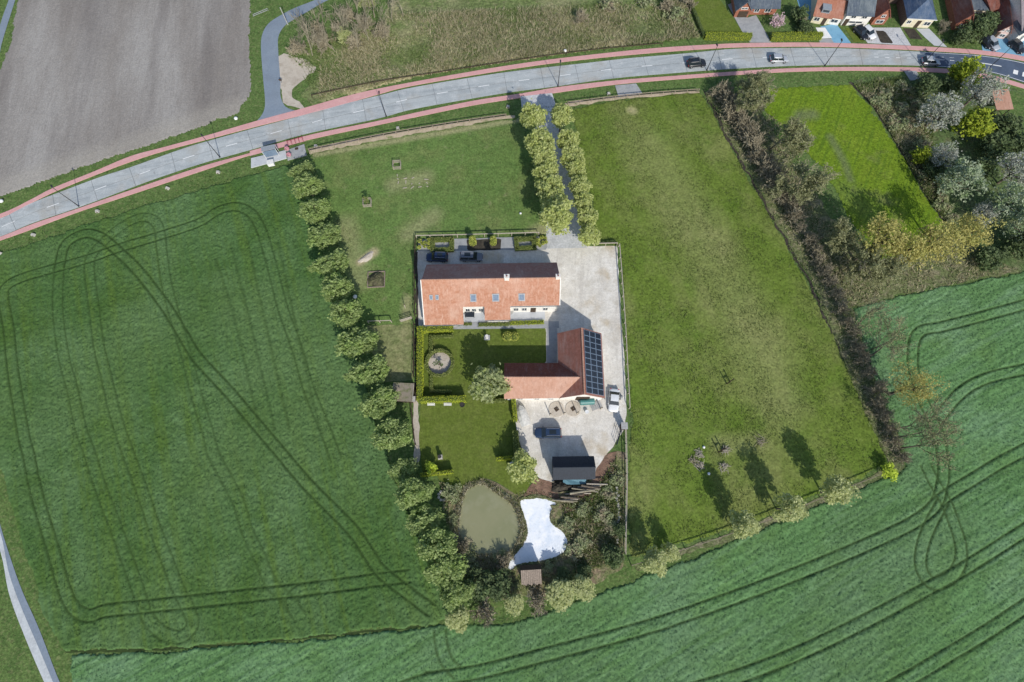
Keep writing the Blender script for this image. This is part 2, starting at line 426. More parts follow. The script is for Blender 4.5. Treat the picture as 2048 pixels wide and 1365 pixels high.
GA, HW = .95, .23
T1 = [(820, 1152), (755, 1159), (700, 1167), (615, 1178), (513, 1189), (376, 1204), (280, 1214), (212, 1221), (181, 1231), (154, 1221), (137, 1197), (123, 1156), (106, 1095), (85, 1026), (68, 961), (58, 908), (49, 875), (36, 799), (26, 736), (18, 657), (8, 600), (12, 576), (40, 558), (99, 540), (178, 518), (237, 497), (317, 473), (396, 447), (435, 423), (467, 414), (491, 419), (510, 435), (526, 467)]
T1b = [(526, 467), (546, 538), (566, 617), (594, 696), (617, 776), (649, 855), (673, 920)]
T2 = [(119, 538), (129, 495), (150, 475), (178, 467), (206, 477), (237, 503), (277, 542), (332, 613), (364, 665), (396, 716), (455, 780), (495, 827), (557, 900), (615, 968), (700, 1054), (734, 1101), (762, 1142), (813, 1183), (864, 1221)]
T3 = [(119, 538), (116, 598), (119, 649), (129, 716), (146, 780), (162, 855), (178, 900), (202, 975), (226, 1037), (253, 1112), (273, 1167), (284, 1201), (294, 1231), (321, 1262), (355, 1274), (379, 1262), (386, 1242), (373, 1208), (355, 1173), (335, 1119), (308, 1050), (284, 979), (256, 903), (233, 835), (214, 756), (198, 689), (189, 617), (180, 546), (182, 518), (198, 495), (237, 459), (277, 437), (305, 439), (319, 459), (324, 499), (332, 558), (344, 610), (364, 677)]
T3b = [(364, 677), (380, 736), (396, 799), (416, 863), (427, 906), (441, 934), (475, 999), (496, 1064), (519, 1112), (543, 1167), (574, 1197), (601, 1235)]
T4 = [(640, 1172), (605, 1180), (585, 1195), (590, 1220)]
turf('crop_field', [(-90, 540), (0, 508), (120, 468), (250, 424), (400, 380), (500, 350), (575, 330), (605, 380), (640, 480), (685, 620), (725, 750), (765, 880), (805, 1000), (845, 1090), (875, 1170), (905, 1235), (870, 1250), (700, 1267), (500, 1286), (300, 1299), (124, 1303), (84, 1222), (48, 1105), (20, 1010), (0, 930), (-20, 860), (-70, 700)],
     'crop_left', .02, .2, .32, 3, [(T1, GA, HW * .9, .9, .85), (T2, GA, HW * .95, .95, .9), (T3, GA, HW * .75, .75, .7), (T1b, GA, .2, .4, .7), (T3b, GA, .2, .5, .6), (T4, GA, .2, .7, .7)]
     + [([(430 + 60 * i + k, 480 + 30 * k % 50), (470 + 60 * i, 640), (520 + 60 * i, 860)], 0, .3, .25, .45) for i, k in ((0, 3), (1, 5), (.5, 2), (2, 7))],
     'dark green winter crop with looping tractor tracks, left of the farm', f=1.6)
S1 = [(850, 1359), (912, 1351), (973, 1340), (1076, 1313), (1213, 1277), (1315, 1248), (1348, 1237), (1451, 1201), (1553, 1163), (1656, 1122), (1758, 1078), (1826, 1045), (1867, 1013), (1881, 979), (1886, 931), (1872, 860), (1845, 800), (1826, 742), (1825, 698), (1831, 674), (1847, 660), (1882, 654), (1941, 639), (2048, 610), (2200, 566)]
S1b = [(1867, 1013), (1895, 989), (1946, 958), (1997, 927), (2048, 900), (2180, 830)]
S2 = [(1885, 1003), (1861, 1047), (1844, 1091), (1840, 1132), (1854, 1160), (1874, 1167), (1902, 1153), (1919, 1126), (1920, 1091), (1908, 1050), (1891, 1006), (1867, 965), (1850, 930)]
S3 = [(1200, 1430), (1433, 1366), (1553, 1324), (1656, 1279), (1758, 1228), (1854, 1177), (1929, 1136), (2048, 1061), (2180, 975)]
S4 = [(1600, 1470), (1799, 1366), (1895, 1310), (1980, 1259), (2048, 1214), (2180, 1130)]
S5 = [(1868, 850), (1891, 818), (1912, 794), (1941, 771), (1985, 753), (2048, 739), (2180, 705)]
S6 = [(880, 1262), (884, 1296), (895, 1325), (915, 1345)]
S7 = [(560, 1430), (760, 1390), (850, 1362), (912, 1351)]
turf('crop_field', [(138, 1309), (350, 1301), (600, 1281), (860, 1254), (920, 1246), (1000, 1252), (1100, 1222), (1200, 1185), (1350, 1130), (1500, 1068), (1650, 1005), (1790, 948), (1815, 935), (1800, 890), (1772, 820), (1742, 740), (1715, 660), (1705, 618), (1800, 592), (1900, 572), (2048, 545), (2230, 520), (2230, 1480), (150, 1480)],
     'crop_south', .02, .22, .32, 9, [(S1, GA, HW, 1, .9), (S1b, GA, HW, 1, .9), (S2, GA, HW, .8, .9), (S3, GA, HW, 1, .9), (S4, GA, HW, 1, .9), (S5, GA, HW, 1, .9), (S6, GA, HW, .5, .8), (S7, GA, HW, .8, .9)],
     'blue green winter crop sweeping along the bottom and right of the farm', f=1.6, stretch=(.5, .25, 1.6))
turf('paddock', [(622, 306), (760, 278), (900, 254), (1040, 236), (1062, 300), (1084, 400), (1100, 468), (832, 478), (834, 640), (832, 770), (770, 770), (735, 690), (700, 590), (660, 450), (628, 345)],
     'paddock_front', .02, .3, .10, 15, [([(790, 370), (850, 355)], 0, 2.2, 0, .35), ([(720, 525), (748, 505)], 0, 1.1, 0, .9), ([(690, 450), (705, 500), (720, 560)], 0, 2.6, 0, .3), ([(815, 470), (870, 430)], 0, 2., 0, .3), ([(1040, 240), (620, 312)], 0, .8, 0, .5), ([(815, 600), (812, 640)], 0, 1.2, 0, .45), ([(1085, 462), (1070, 470)], 0, 2., 0, .5)],
     'close grazed green paddock in front of the house')
turf('paddock', [(1138, 218), (1260, 198), (1400, 184), (1428, 230), (1490, 345), (1550, 450), (1612, 560), (1655, 650), (1695, 740), (1735, 830), (1778, 925), (1700, 968), (1600, 1008), (1500, 1048), (1400, 1080), (1262, 1118), (1252, 1000), (1262, 850), (1250, 700), (1240, 495), (1190, 486), (1182, 400), (1160, 300)],
     'paddock_right', .02, .28, .16, 22, [([(1262, 221), (1266, 223)], 0, 1.1, 0, .95), ([(1300, 300), (1450, 560), (1540, 720)], 0, 6, 0, .28), ([(1440, 890), (1520, 885)], 0, 2, 0, .3), ([(1480, 640), (1560, 800)], 0, 5, 0, .3)],
     'large yellowish green paddock right of the farmyard')
turf('pasture', [(1515, 178), (1600, 172), (1700, 168), (1740, 212), (1800, 302), (1850, 392), (1892, 452), (1850, 500), (1760, 520), (1700, 440), (1650, 350), (1590, 280), (1530, 225)],
     'bright_pasture', .02, .35, .12, 31, [([(1600, 232), (1625, 230)], 0, 1.6, 0, .55), ([(1660, 275), (1685, 320), (1700, 360)], 0, 1., 0, .5), ([(1690, 380), (1750, 440)], 0, 3, 0, .2)], 'vivid yellow green pasture strip between hedge and blossom trees')
turf('meadow', [(640, 70), (760, 40), (790, -30), (1360, -30), (1380, 20), (1402, 78), (1250, 92), (1100, 114), (950, 133), (800, 164), (700, 192), (622, 212), (598, 190), (640, 150), (640, 130), (575, 100)],
     'rough_meadow', .02, .4, .22, 41, [([(700, 185), (900, 140), (1100, 108), (1250, 86)], 0, 1.6, 0, .7), ([(1150, 60), (1230, 50)], 0, 5, 0, .4), ([(740, 90), (830, 75)], 0, 3, 0, .4)], 'rough meadow of dry and green grass across the road')
turf('ploughed_field', [(44, -40), (500, -40), (501, 110), (503, 185), (478, 228), (380, 262), (250, 308), (120, 352), (0, 396), (-200, 450), (-200, 300), (-20, 190), (18, 90)],
     'plough_soil', .02, .3, .10, 51, [([(0, 385), (120, 340), (250, 298), (380, 250), (470, 218)], 0, 3.2, 0, .5)], 'bare grey brown ploughed field beyond the road', f=1.3, stretch=(1.5, .3, 2.))
gmat('paddock_dry', (.20, .22, .095), [((.27, .26, .13), .3, .45, .62, .7), ((.13, .17, .055), .5, .5, .68, .7)], (4, .6, .12), grain=((1.2, .12), (2.6, .25)))
sheet('dry_paddock', [(733, 652), (826, 650), (824, 762), (772, 764), (742, 700)], .13, 'paddock_dry', .3, label='dry greyish paddock beside the bright hedge')
leafmat('blade_crop', (.07, .14, .042), (.135, .215, .09), None, .5); leafmat('blade_crop_blue', (.12, .23, .092), (.195, .305, .17), None, .5)
leafmat('blade_pasture', (.09, .14, .026), (.20, .235, .085), None, .5); leafmat('blade_short', (.095, .155, .04), (.18, .235, .08), None, .3)
blades('crop_blades', [(0, 508), (120, 468), (400, 380), (575, 330), (640, 480), (725, 750), (805, 1000), (905, 1235), (700, 1264), (300, 1296), (132, 1300), (62, 1110), (14, 930), (-10, 700)], 50000, .15, .07, 'blade_crop', 61, 'standing blades of the dark green crop', .7, None, .25, None, 0)
blades('crop_blades', [(140, 1314), (600, 1286), (920, 1246), (1200, 1185), (1500, 1068), (1790, 948), (1772, 820), (1705, 618), (1900, 572), (2060, 545), (2060, 1380), (150, 1380)], 60000, .15, .07, 'blade_crop_blue', 62, 'standing blades of the blue green crop', .7, None, .25, None, 1)
blades('pasture_grass', [(1138, 218), (1260, 198), (1400, 184), (1550, 450), (1695, 740), (1778, 925), (1600, 1008), (1400, 1080), (1262, 1118), (1252, 1000), (1262, 850), (1240, 495), (1190, 486), (1160, 300)], 36000, .2, .08, 'blade_pasture', 63, 'uneven grass of the right paddock', .8, .3, .1, None, 3)
blades('pasture_grass', [(622, 306), (900, 254), (1040, 236), (1100, 468), (832, 478), (832, 770), (770, 770), (700, 590), (628, 345)], 26000, .16, .07, 'blade_short', 64, 'short grass of the front paddock', .8, .3, .06, None, 2)
blades('dry_grass', [(640, 110), (790, 30), (1360, 0), (1398, 76), (1100, 112), (800, 160), (640, 200)], 26000, .9, .10, 'blade_dry', 1, 'dry reeds and tall grass standing in the rough meadow', .6, .12)
blades('green_grass', [(570, 100), (790, 30), (1360, 0), (1398, 76), (1100, 112), (800, 160), (640, 205)], 22000, .6, .11, 'blade_green', 2, 'green tussocks in the rough meadow', .6, .2)
blades('verge_tufts', [(-20, 485), (250, 402), (500, 320), (610, 300), (1040, 216), (1230, 180), (1400, 165), (1700, 152), (1830, 150), (1830, 165), (1500, 168), (1230, 200), (1040, 232), (600, 330), (400, 378), (120, 465), (-20, 515)], 9000, .35, .1, 'blade_verge', 3, 'grass tufts on the road verge', .6, .25)

gmat('furrow_green', (.045, .07, .022), [((.03, .045, .018), 1., .45, .62, .8)])
sheet('field_furrow', [(128, 1300), (300, 1297), (500, 1284), (700, 1265), (870, 1247), (871, 1251), (700, 1270), (500, 1289), (300, 1302), (130, 1307)], .012, 'furrow_green', .15, label='dark furrow between the two crop fields')
sheet('ditch', [(1408, 182), (1416, 190), (1450, 262), (1505, 362), (1565, 464), (1628, 582), (1672, 682), (1716, 795), (1783, 925), (1780, 930), (1735, 830), (1695, 740), (1655, 650), (1612, 560), (1550, 450), (1490, 345), (1425, 225)], .035, 'dark_earth_shade', .5, label='dark ditch along the right paddock hedge')
sheet('hedge_bottom', [(1414, 184), (1500, 180), (1540, 260), (1620, 380), (1700, 480), (1760, 525), (1850, 505), (1900, 460), (1960, 500), (2048, 540), (1900, 568), (1700, 615), (1640, 600), (1565, 464), (1505, 362), (1450, 262)], .012, 'moss_bank', .8, label='leaf litter and rough grass under the hedgerow trees')
sheet('hedge_strip', [(1634, 594), (1705, 612), (1742, 735), (1800, 885), (1812, 938), (1788, 945), (1718, 800), (1676, 690)], .045, 'moss_bank', .5, label='rough strip beside the lower ditch')
gmat('scrub_ground', (.10, .15, .055), [((.2, .2, .11), .4, .48, .64, .8), ((.06, .09, .035), .8, .5, .66, .8)], (3, .9, .2), grain=((1.2, .2), (2.6, .3)))
sheet('wild_garden', [(1705, 160), (1810, 150), (1900, 152), (2048, 185), (2200, 240), (2200, 520), (2048, 548), (1960, 500), (1892, 452), (1850, 392), (1800, 302), (1742, 210)], .03, 'scrub_ground', .6, label='overgrown ground under the blossom trees')
ribbon_l = [(1699, 166), (1742, 208), (1800, 300), (1850, 390), (1894, 455)]
sheet('ditch', [(x - 1, y) for x, y in ribbon_l] + [(x + 7, y - 1) for x, y in reversed(ribbon_l)], .05, 'dark_earth_shade', .2, label='thin dark ditch along the vivid pasture')
sheet('dark_lawn', [(1985, 175), (2048, 190), (2200, 240), (2200, 340), (2048, 300), (2010, 280)], .04, 'verge_grass', .3, label='shaded lawn behind the red roofed shed')

# verges beside the meadow
sheet('field_margin', [(1270, 1128), (1400, 1086), (1500, 1052), (1600, 1012), (1700, 972), (1795, 930), (1805, 940), (1700, 985), (1600, 1026), (1500, 1068), (1400, 1100), (1275, 1142)], .04, 'moss_bank', .3, label='rough grass margin below the right paddock')

# ---------------------------------------------------------------- roads
RN = [(-260, 520), (-120, 476), (0, 438), (56, 410), (125, 383), (200, 355), (262, 335), (369, 297), (416, 283), (506, 258), (625, 226), (646, 219), (761, 191), (824, 176), (960, 153), (1054, 140), (1171, 127), (1260, 117), (1368, 108), (1461, 99), (1548, 97), (1662, 97), (1797, 102), (1897, 107), (1965, 112), (2048, 126), (2200, 165), (2330, 215)]
RS = [(-260, 556), (-120, 512), (0, 474), (62, 448), (156, 416), (250, 381), (312, 358), (406, 327), (503, 300), (610, 269), (755, 238), (827, 219), (960, 195), (1030, 184), (1101, 175), (1222, 158), (1347, 147), (1440, 140), (1568, 133), (1662, 131), (1800, 131), (1897, 136), (1981, 146), (2048, 166), (2200, 215), (2330, 275)]
NED = resample(catmull(GL(RN), 10), .5); SED = resample(catmull(GL(RS), 10), .5)
SEDA = np.array([(p.x, p.y) for p in SED])
def opp(p):
    return SED[int(np.argmin(((SEDA - (p.x, p.y)) ** 2).sum(1)))]
def lane_pt(i, t, z):
    p = NED[i]; q = opp(p); r = p.lerp(q, t); r.z = z; return r
def strip(name, i0, i1, t0, t1, z, mat, parent, th=.12, step=4, gap=0.):
    ii = list(range(i0, i1, step)) + [i1]
    a = [lane_pt(i, t0, z) for i in ii]; b = [lane_pt(i, t1, z) for i in ii]
    if gap:
        for r in (a, b):
            r[0] = r[0] + (r[1] - r[0]).normalized() * gap; r[-1] = r[-1] + (r[-2] - r[-1]).normalized() * gap
    m = MB(); n = len(ii)
    lo = [p - Vector((0, 0, th)) for p in a + b]
    m.add(a + b, [(k, k + n, k + n + 1, k + 1) for k in range(n - 1)])
    if th:
        m.add(a + lo[:n], [(k, k + 1, n + k + 1, n + k) for k in range(n - 1)])
        m.add(b + lo[n:], [(k + 1, k, n + k, n + k + 1) for k in range(n - 1)])
    return ob(name, m, mat, parent)
XA = next(i for i, p in enumerate(NED) if p.x > G(1846, 104).x)
road = ob('road', MB().add(*(lambda L: ([lane_pt(i, 0, .035) for i in L] + [lane_pt(i, 1, .035) for i in L], [(k, k + len(L), k + len(L) + 1, k + 1) for k in range(len(L) - 1)]))(list(range(0, len(NED) - 1, 3)))), 'joint_tar', kind='structure', label='concrete slab main road crossing the top of the picture')
i = 4
while i < XA - 2:
    j = min(i + rnd.choice((16, 17, 18)), XA)
    strip('concrete_slab', i, j, .0, .492, .06, 'concrete_road', road, .03, 4, .035)
    strip('concrete_slab', i, j, .508, 1., .06, 'concrete_road', road, .03, 4, .035)
    i = j
strip('asphalt_lane', XA, len(NED) - 2, 0., 1., .06, 'asphalt_dark', road, .03, 3)
# painted marks: long dashes on the concrete, short ones towards the village
i = 12
while i < XA - 60:
    strip('lane_dash', i, i + 5, .487, .513, .066, 'white_paint', road, 0, 5); i += 19
XB = next(k for k, p in enumerate(NED) if p.x > G(1745, 104).x); XC = next(k for k, p in enumerate(NED) if p.x > G(1945, 110).x)
for i in range(XB, XC, 5):
    strip('lane_dash', i, i + 2, .485, .515, .066, 'white_paint', road, 0, 2)
    strip('lane_dash', i, i + 2, .30, .315, .066, 'white_paint', road, 0, 2)
strip('lane_line', XC, XC + 13, .47, .52, .066, 'white_paint', road, 0, 3)
for k in range(5): strip('hatch_bar', XC + 19 + k * 4, XC + 21 + k * 4, .5 - .01 * k, .72, .066, 'white_paint', road, 0, 2)
strip('edge_line', XA, len(NED) - 4, .03, .05, .066, 'white_paint', road, 0, 3)
strip('edge_line', XA, len(NED) - 4, .95, .97, .066, 'white_paint', road, 0, 3)

def ribbon(name, A, B, z, mat, kind='structure', label=None, th=.0):
    a = catmull(GL(A), 6); b = catmull(GL(B), 6)
    n = max(len(a), len(b))
    def even(P):
        L = [0]
        for p, q in zip(P, P[1:]): L.append(L[-1] + (q - p).length)
        return [Vector(np.array([np.interp(t, np.array(L) / L[-1], [v[k] for v in P]) for k in range(3)])) for t in np.linspace(0, 1, n)]
    a = even(a); b = even(b)
    for p in a + b: p.z = z
    m = MB(); m.add(a + b, [(k, k + n, k + n + 1, k + 1) for k in range(n - 1)])
    if th:
        dn = Vector((0, 0, th))
        m.add(a + [p - dn for p in a], [(k, k + 1, n + k + 1, n + k) for k in range(n - 1)])
        m.add(b + [p - dn for p in b], [(k + 1, k, n + k, n + k + 1) for k in range(n - 1)])
    me = m.mesh(name)
    return ob(name, me, mat, kind=kind, label=label)
ribbon('cycle_path', [(-260, 508), (-120, 465), (0, 429), (62, 400), (106, 377), (188, 344), (262, 313), (325, 296), (406, 274), (512, 243), (608, 217), (701, 191), (788, 172), (960, 141), (1077, 123), (1194, 109), (1312, 97), (1440, 89), (1501, 87), (1629, 86), (1763, 90), (1884, 96), (1965, 102), (2048, 114), (2200, 150), (2330, 198)],
       [(-260, 518), (-120, 475), (0, 437), (62, 407), (112, 383), (188, 352), (262, 324), (331, 302), (406, 282), (516, 253), (640, 222), (755, 190), (816, 174), (960, 149), (1077, 131), (1194, 117), (1312, 106), (1440, 97), (1501, 95), (1629, 94), (1763, 98), (1884, 104), (1965, 110), (2048, 123), (2200, 160), (2330, 208)], .09, 'cycle_pink', label='pink cycle path on the far side of the road', th=.09)
ribbon('cycle_path', [(-260, 558), (-120, 514), (0, 475), (62, 450), (156, 418), (250, 385), (406, 333), (500, 307), (610, 273), (755, 243), (865, 219), (960, 200), (1042, 188), (1124, 174), (1241, 161), (1358, 152), (1440, 146), (1568, 138), (1696, 135), (1830, 136), (1911, 140), (1981, 151), (2048, 170), (2200, 219), (2330, 279)],
       [(-260, 570), (-120, 524), (0, 482), (62, 460), (156, 425), (250, 394), (406, 342), (498, 312), (610, 282), (755, 251), (865, 228), (960, 209), (1101, 188), (1230, 170), (1358, 159), (1440, 153), (1568, 145), (1696, 142), (1830, 144), (1911, 149), (1981, 160), (2048, 178), (2200, 228), (2330, 290)], .09, 'cycle_pink', label='pink cycle path on the near side of the road', th=.09)
ribbon('side_road', [(505, 250), (520, 236), (529, 219), (530, 197), (526, 153), (522, 93), (526, 66), (539, 46), (564, 30), (591, 16), (632, 0), (700, -30)],
       [(600, 224), (578, 218), (568, 210), (561, 191), (561, 164), (557, 109), (557, 74), (570, 52), (591, 38), (619, 22), (650, 4), (715, -25)], .05, 'asphalt_blue', label='blue grey asphalt side road curving away from the junction')
sheet('gravel_patch', [(557, 112), (600, 117), (632, 138), (606, 160), (590, 176), (585, 196), (614, 217), (580, 214), (562, 190)], .03, 'gravel_pale', .4, 3, 'pale gravel patch beside the side road')
ribbon('field_lane', [(-110, 830), (-60, 960), (0, 1091), (20, 1184), (51, 1269), (92, 1365), (140, 1470)], [(-70, 810), (-28, 940), (0, 1047), (20, 1112), (44, 1180), (79, 1259), (120, 1365), (170, 1470)], .05, 'asphalt_blue', label='narrow grey lane in the bottom left corner')
ribbon('concrete_strip', [(-110, 834), (-61, 962), (-2, 1093), (18, 1186), (49, 1271), (90, 1367), (138, 1470)], [(-95, 826), (-48, 956), (0, 1062), (18, 1145), (46, 1222), (84, 1310), (150, 1470)], .058, 'lane_pale', label='pale concrete half of the narrow lane')
ribbon('field_lane', [(-80, 380), (-20, 140), (0, 52), (18, 0), (30, -40)], [(-62, 390), (-4, 125), (6, 80), (31, 0), (42, -40)], .05, 'asphalt_blue', label='thin lane in the top left corner')

# crossings over the verge ditch
sheet('drive_apron', [(1041, 194), (1104, 187), (1112, 212), (1044, 220)], .10, 'drive_gravel', label='gravel apron of the avenue at the road')
sheet('field_gateway', [(1230, 172), (1272, 168), (1285, 188), (1237, 195)], .10, 'paving_grey', label='concrete field crossing beside the avenue', th=.1)
sheet('field_gateway', [(1808, 143), (1832, 143), (1842, 160), (1820, 162)], .10, 'paving_grey', label='concrete crossing by the blossom trees', th=.1)
sheet('road_widening', [(500, 303), (610, 273), (612, 283), (500, 313)], .094, 'cycle_pink', label='pink path in front of the concrete platform')

# ---------------------------------------------------------------- drive, yard and garden ground
ribbon('avenue_drive', [(1046, 208), (1066, 260), (1080, 320), (1090, 400), (1093, 498)], [(1106, 205), (1122, 260), (1137, 320), (1150, 400), (1174, 496)], .05, 'drive_gravel', label='grey gravel drive between the avenue trees')
sheet('farmyard', [(834, 502), (1093, 499), (1097, 494), (1172, 493), (1234, 492), (1243, 640), (1254, 820), (1248, 862), (1226, 893), (1214, 908), (1192, 950), (1100, 965), (1076, 955), (1046, 905), (1034, 872), (1030, 800), (1030, 650), (836, 655)], .045, 'yard_gravel', .12, 0, 'pale gravel farmyard around the buildings')
sheet('lawn', [(838, 656), (1092, 655), (1092, 728), (1010, 735), (1012, 803), (840, 808)], .06, 'lawn', .1, label='square garden lawn between house and barn')
sheet('lawn', [(842, 806), (1014, 801), (1029, 801), (1033, 880), (1040, 905), (1068, 952), (1052, 985), (1036, 992), (1010, 974), (985, 960), (960, 957), (940, 964), (918, 977), (880, 962), (872, 948), (845, 945), (838, 880)], .062, 'lawn', .1, label='lower garden lawn above the pond')
sheet('garden_path', [(905, 644), (1118, 643), (1118, 657), (905, 659)], .07, 'paving_grey', label='grey paved path along the house')
sheet('garden_path', [(1093, 657), (1114, 657), (1114, 726), (1094, 727)], .066, 'paving_grey', label='grey paved path beside the barn')
sheet('terrace', [(1016, 615), (1090, 613), (1090, 642), (1018, 643)], .075, 'terrace_pale', label='pale paved terrace against the house')
sheet('terrace', [(924, 616), (970, 616), (970, 644), (924, 645)], .075, 'terrace_pale', label='small paved court in the house niche')
sheet('front_paving', [(837, 480), (960, 477), (1095, 473), (1094, 500), (836, 503)], .052, 'paving_grey', .05, label='paved strip with clipped beds before the house')
sheet('border_bed', [(934, 480), (1003, 478), (1002, 500), (934, 502)], .06, 'dark_earth_shade', .1, label='dark planting bed below the column topiaries')
sheet('hedge_shadow_strip', [(815, 520), (836, 502), (836, 655), (834, 800), (826, 800), (826, 640)], .05, 'dark_earth_shade', .15, label='strip of painted hedge shadow between paddock and garden')  # flat dark sheet standing in for the tall hedge's cast shadow
sheet('bark_path', [(826, 800), (836, 800), (842, 905), (840, 930), (829, 925)], .05, 'gravel_pale', .25, label='bark strewn path below the coop')
sheet('bank', [(895, 985), (918, 972), (960, 954), (1000, 972), (1050, 990), (1075, 955), (1110, 962), (1195, 945), (1235, 905), (1252, 900), (1250, 1130), (1200, 1165), (1100, 1190), (1000, 1200), (950, 1190), (915, 1120), (900, 1050)], .03, 'bank_soil', .5, label='rough bank around the ponds')
sheet('soil_patch', [(1050, 985), (1075, 955), (1105, 962), (1120, 1000), (1085, 1003), (1050, 1000)], .05, 'soil_red', .3, label='reddish bare soil beside the wood pile')
sheet('soil_patch', [(1195, 935), (1215, 908), (1235, 905), (1228, 945), (1205, 975), (1180, 1010), (1130, 1025), (1120, 1010), (1175, 985)], .05, 'soil_red', .3, label='reddish track right of the black shed')
sheet('sand_strip', [(618, 300), (760, 272), (900, 248), (1030, 230), (1030, 236), (900, 257), (760, 281), (618, 310)], .15, 'sand_strip', .25, label='sandy strip under the front paddock fence')
sheet('sand_strip', [(1130, 208), (1240, 195), (1400, 183), (1400, 187), (1240, 201), (1132, 215)], .19, 'sand_strip', .25, label='sandy strip under the right paddock fence')
POND0 = [(963, 972), (938, 982), (928, 1002), (922, 1038), (920, 1058), (933, 1088), (953, 1104), (989, 1105), (1024, 1094), (1035, 1063), (1034, 1038), (1021, 1010), (999, 994), (978, 979)]
POND = [(978 + (x - 978) * 1.05, 1040 + (y - 1040) * 1.04) for x, y in POND0]
WHITE = [(1040, 1003), (1058, 998), (1084, 997), (1113, 1007), (1102, 1022), (1103, 1045), (1128, 1066), (1135, 1089), (1123, 1109), (1098, 1119), (1072, 1124), (1039, 1129), (1019, 1142), (1016, 1129), (1034, 1104), (1047, 1088), (1055, 1063), (1047, 1033)]
sheet('pond', POND, .06, 'pond_water', .12, 3, 'olive green pond water below the garden', .5)
sheet('white_pool', WHITE, .065, 'white_bed', .28, 3, 'white bed of the drained pool beside the green pond', .22)
gmat('pebble_bank', (.34, .32, .24), [((.2, .21, .11), .7, .45, .6, .9), ((.46, .43, .36), 1.6, .5, .68, .8)], (5, .8, .1), grain=((3., .3),))
def rim(name, px, w, h, mat, label, seed):
    P = resample((lambda c: c + [c[0]])(catmull(GL(px), 4, True)), .35); n = len(P); c = sum(P, Vector()) / n
    V = []; 
    for k in range(7):
        t = k / 6
        for i, p in enumerate(P):
            d = (P[(i + 2) % n] - P[i - 2]).normalized(); o = Vector((d.y, -d.x, 0))
            if o.dot(p - c) < 0: o = -o
            ww = w * (.55 + .9 * vnoise(np.array([p.x * .5]), np.array([p.y * .5]), seed)[0])
            V.append((p.x + o.x * (t * ww - .15) + rnd.uniform(-.1, .1), p.y + o.y * (t * ww - .15) + rnd.uniform(-.1, .1), .02 + h * math.sin(math.pi * t) * rnd.uniform(.5, 1.2)))
    F = [(k * n + i, (k + 1) * n + i, (k + 1) * n + (i + 1) % n, k * n + (i + 1) % n) for k in range(6) for i in range(n)]
    return ob(name, MB().add(V, F), mat, kind='structure', label=label)
rim('pond_bank', POND, 1.0, .2, 'pebble_bank', 'pale pebbly bank round the green pond', 3)
rim('pool_bank', WHITE, .7, .18, 'moss_bank', 'mossy bank round the white pool', 8)

def around(px, k):
    cx = sum(p[0] for p in px) / len(px); cy = sum(p[1] for p in px) / len(px)
    return [(cx + (x - cx) * k, cy + (y - cy) * k) for x, y in px]
def edge_blades(name, px, n, h, w, mat, seed, label, k0=1.0, k1=1.16):
    rg = np.random.default_rng(seed); P = resample((lambda c: c + [c[0]])(catmull(GL(px), 4, True)), .2); c = sum(P, Vector()) / len(P); V = np.empty((n, 3, 3))
    for i in range(n):
        p = P[rg.integers(0, len(P))]; q = c + (p - c) * rg.uniform(k0, k1); a = rg.uniform(0, 6.28); hh = h * rg.uniform(.4, 1.2); ww = w * rg.uniform(.5, 1.3)
        V[i, 0] = (q.x - math.cos(a) * ww, q.y - math.sin(a) * ww, .02); V[i, 1] = (q.x + math.cos(a) * ww, q.y + math.sin(a) * ww, .02); V[i, 2] = (q.x + rg.normal(0, .45) * hh, q.y + rg.normal(0, .45) * hh, hh)
    return ob(name, fast_mesh(name, V.reshape(-1, 3), np.arange(3 * n).reshape(n, 3)), mat, kind='stuff', label=label)
edge_blades('reeds', POND, 2600, .7, .07, 'blade_dry', 71, 'dry reeds fringing the green pond', .985, 1.14)
edge_blades('reeds', POND, 1400, .5, .08, 'blade_green', 72, 'green sedge fringing the green pond', 1.0, 1.18)
edge_blades('reeds', WHITE, 1500, .45, .07, 'blade_dry', 73, 'dry sedge fringing the white pool', .98, 1.2)

blades('scrub_grass', [(1120, 1010), (1190, 985), (1232, 915), (1246, 1000), (1240, 1120), (1150, 1150), (1140, 1060)], 5200, .55, .1, 'blade_green', 81, 'rank green weeds right of the white pool', .7, .25)
blades('scrub_grass', [(1120, 1010), (1190, 985), (1232, 915), (1246, 1000), (1240, 1120), (1150, 1150), (1140, 1060)], 2600, .6, .09, 'blade_dry', 82, 'dry weeds right of the white pool', .7, .3)
blades('scrub_grass', [(880, 965), (920, 980), (915, 1080), (950, 1120), (1000, 1115), (1000, 1160), (930, 1140), (890, 1040)], 3000, .5, .09, 'blade_dry', 83, 'dry weeds left of the green pond', .7, .3)
blades('scrub_grass', [(1705, 170), (1760, 160), (1830, 200), (1890, 400), (1900, 460), (1850, 390), (1800, 300), (1745, 210)], 9000, .7, .1, 'blade_dry', 84, 'pale tall weeds beside the vivid pasture', .7, .15)
blades('scrub_grass', [(1705, 170), (1800, 155), (1850, 200), (1890, 400), (1900, 460), (1850, 390), (1800, 300), (1745, 210)], 12000, .6, .11, 'blade_green', 85, 'green tall weeds beside the vivid pasture', .7, .15)
blades('scrub_grass', [(1432, 190), (1530, 200), (1640, 380), (1760, 520), (1900, 500), (2040, 540), (1705, 615), (1660, 600), (1560, 430)], 12000, .5, .1, 'blade_dry', 86, 'dry grass under the hedgerow', .7, .2)

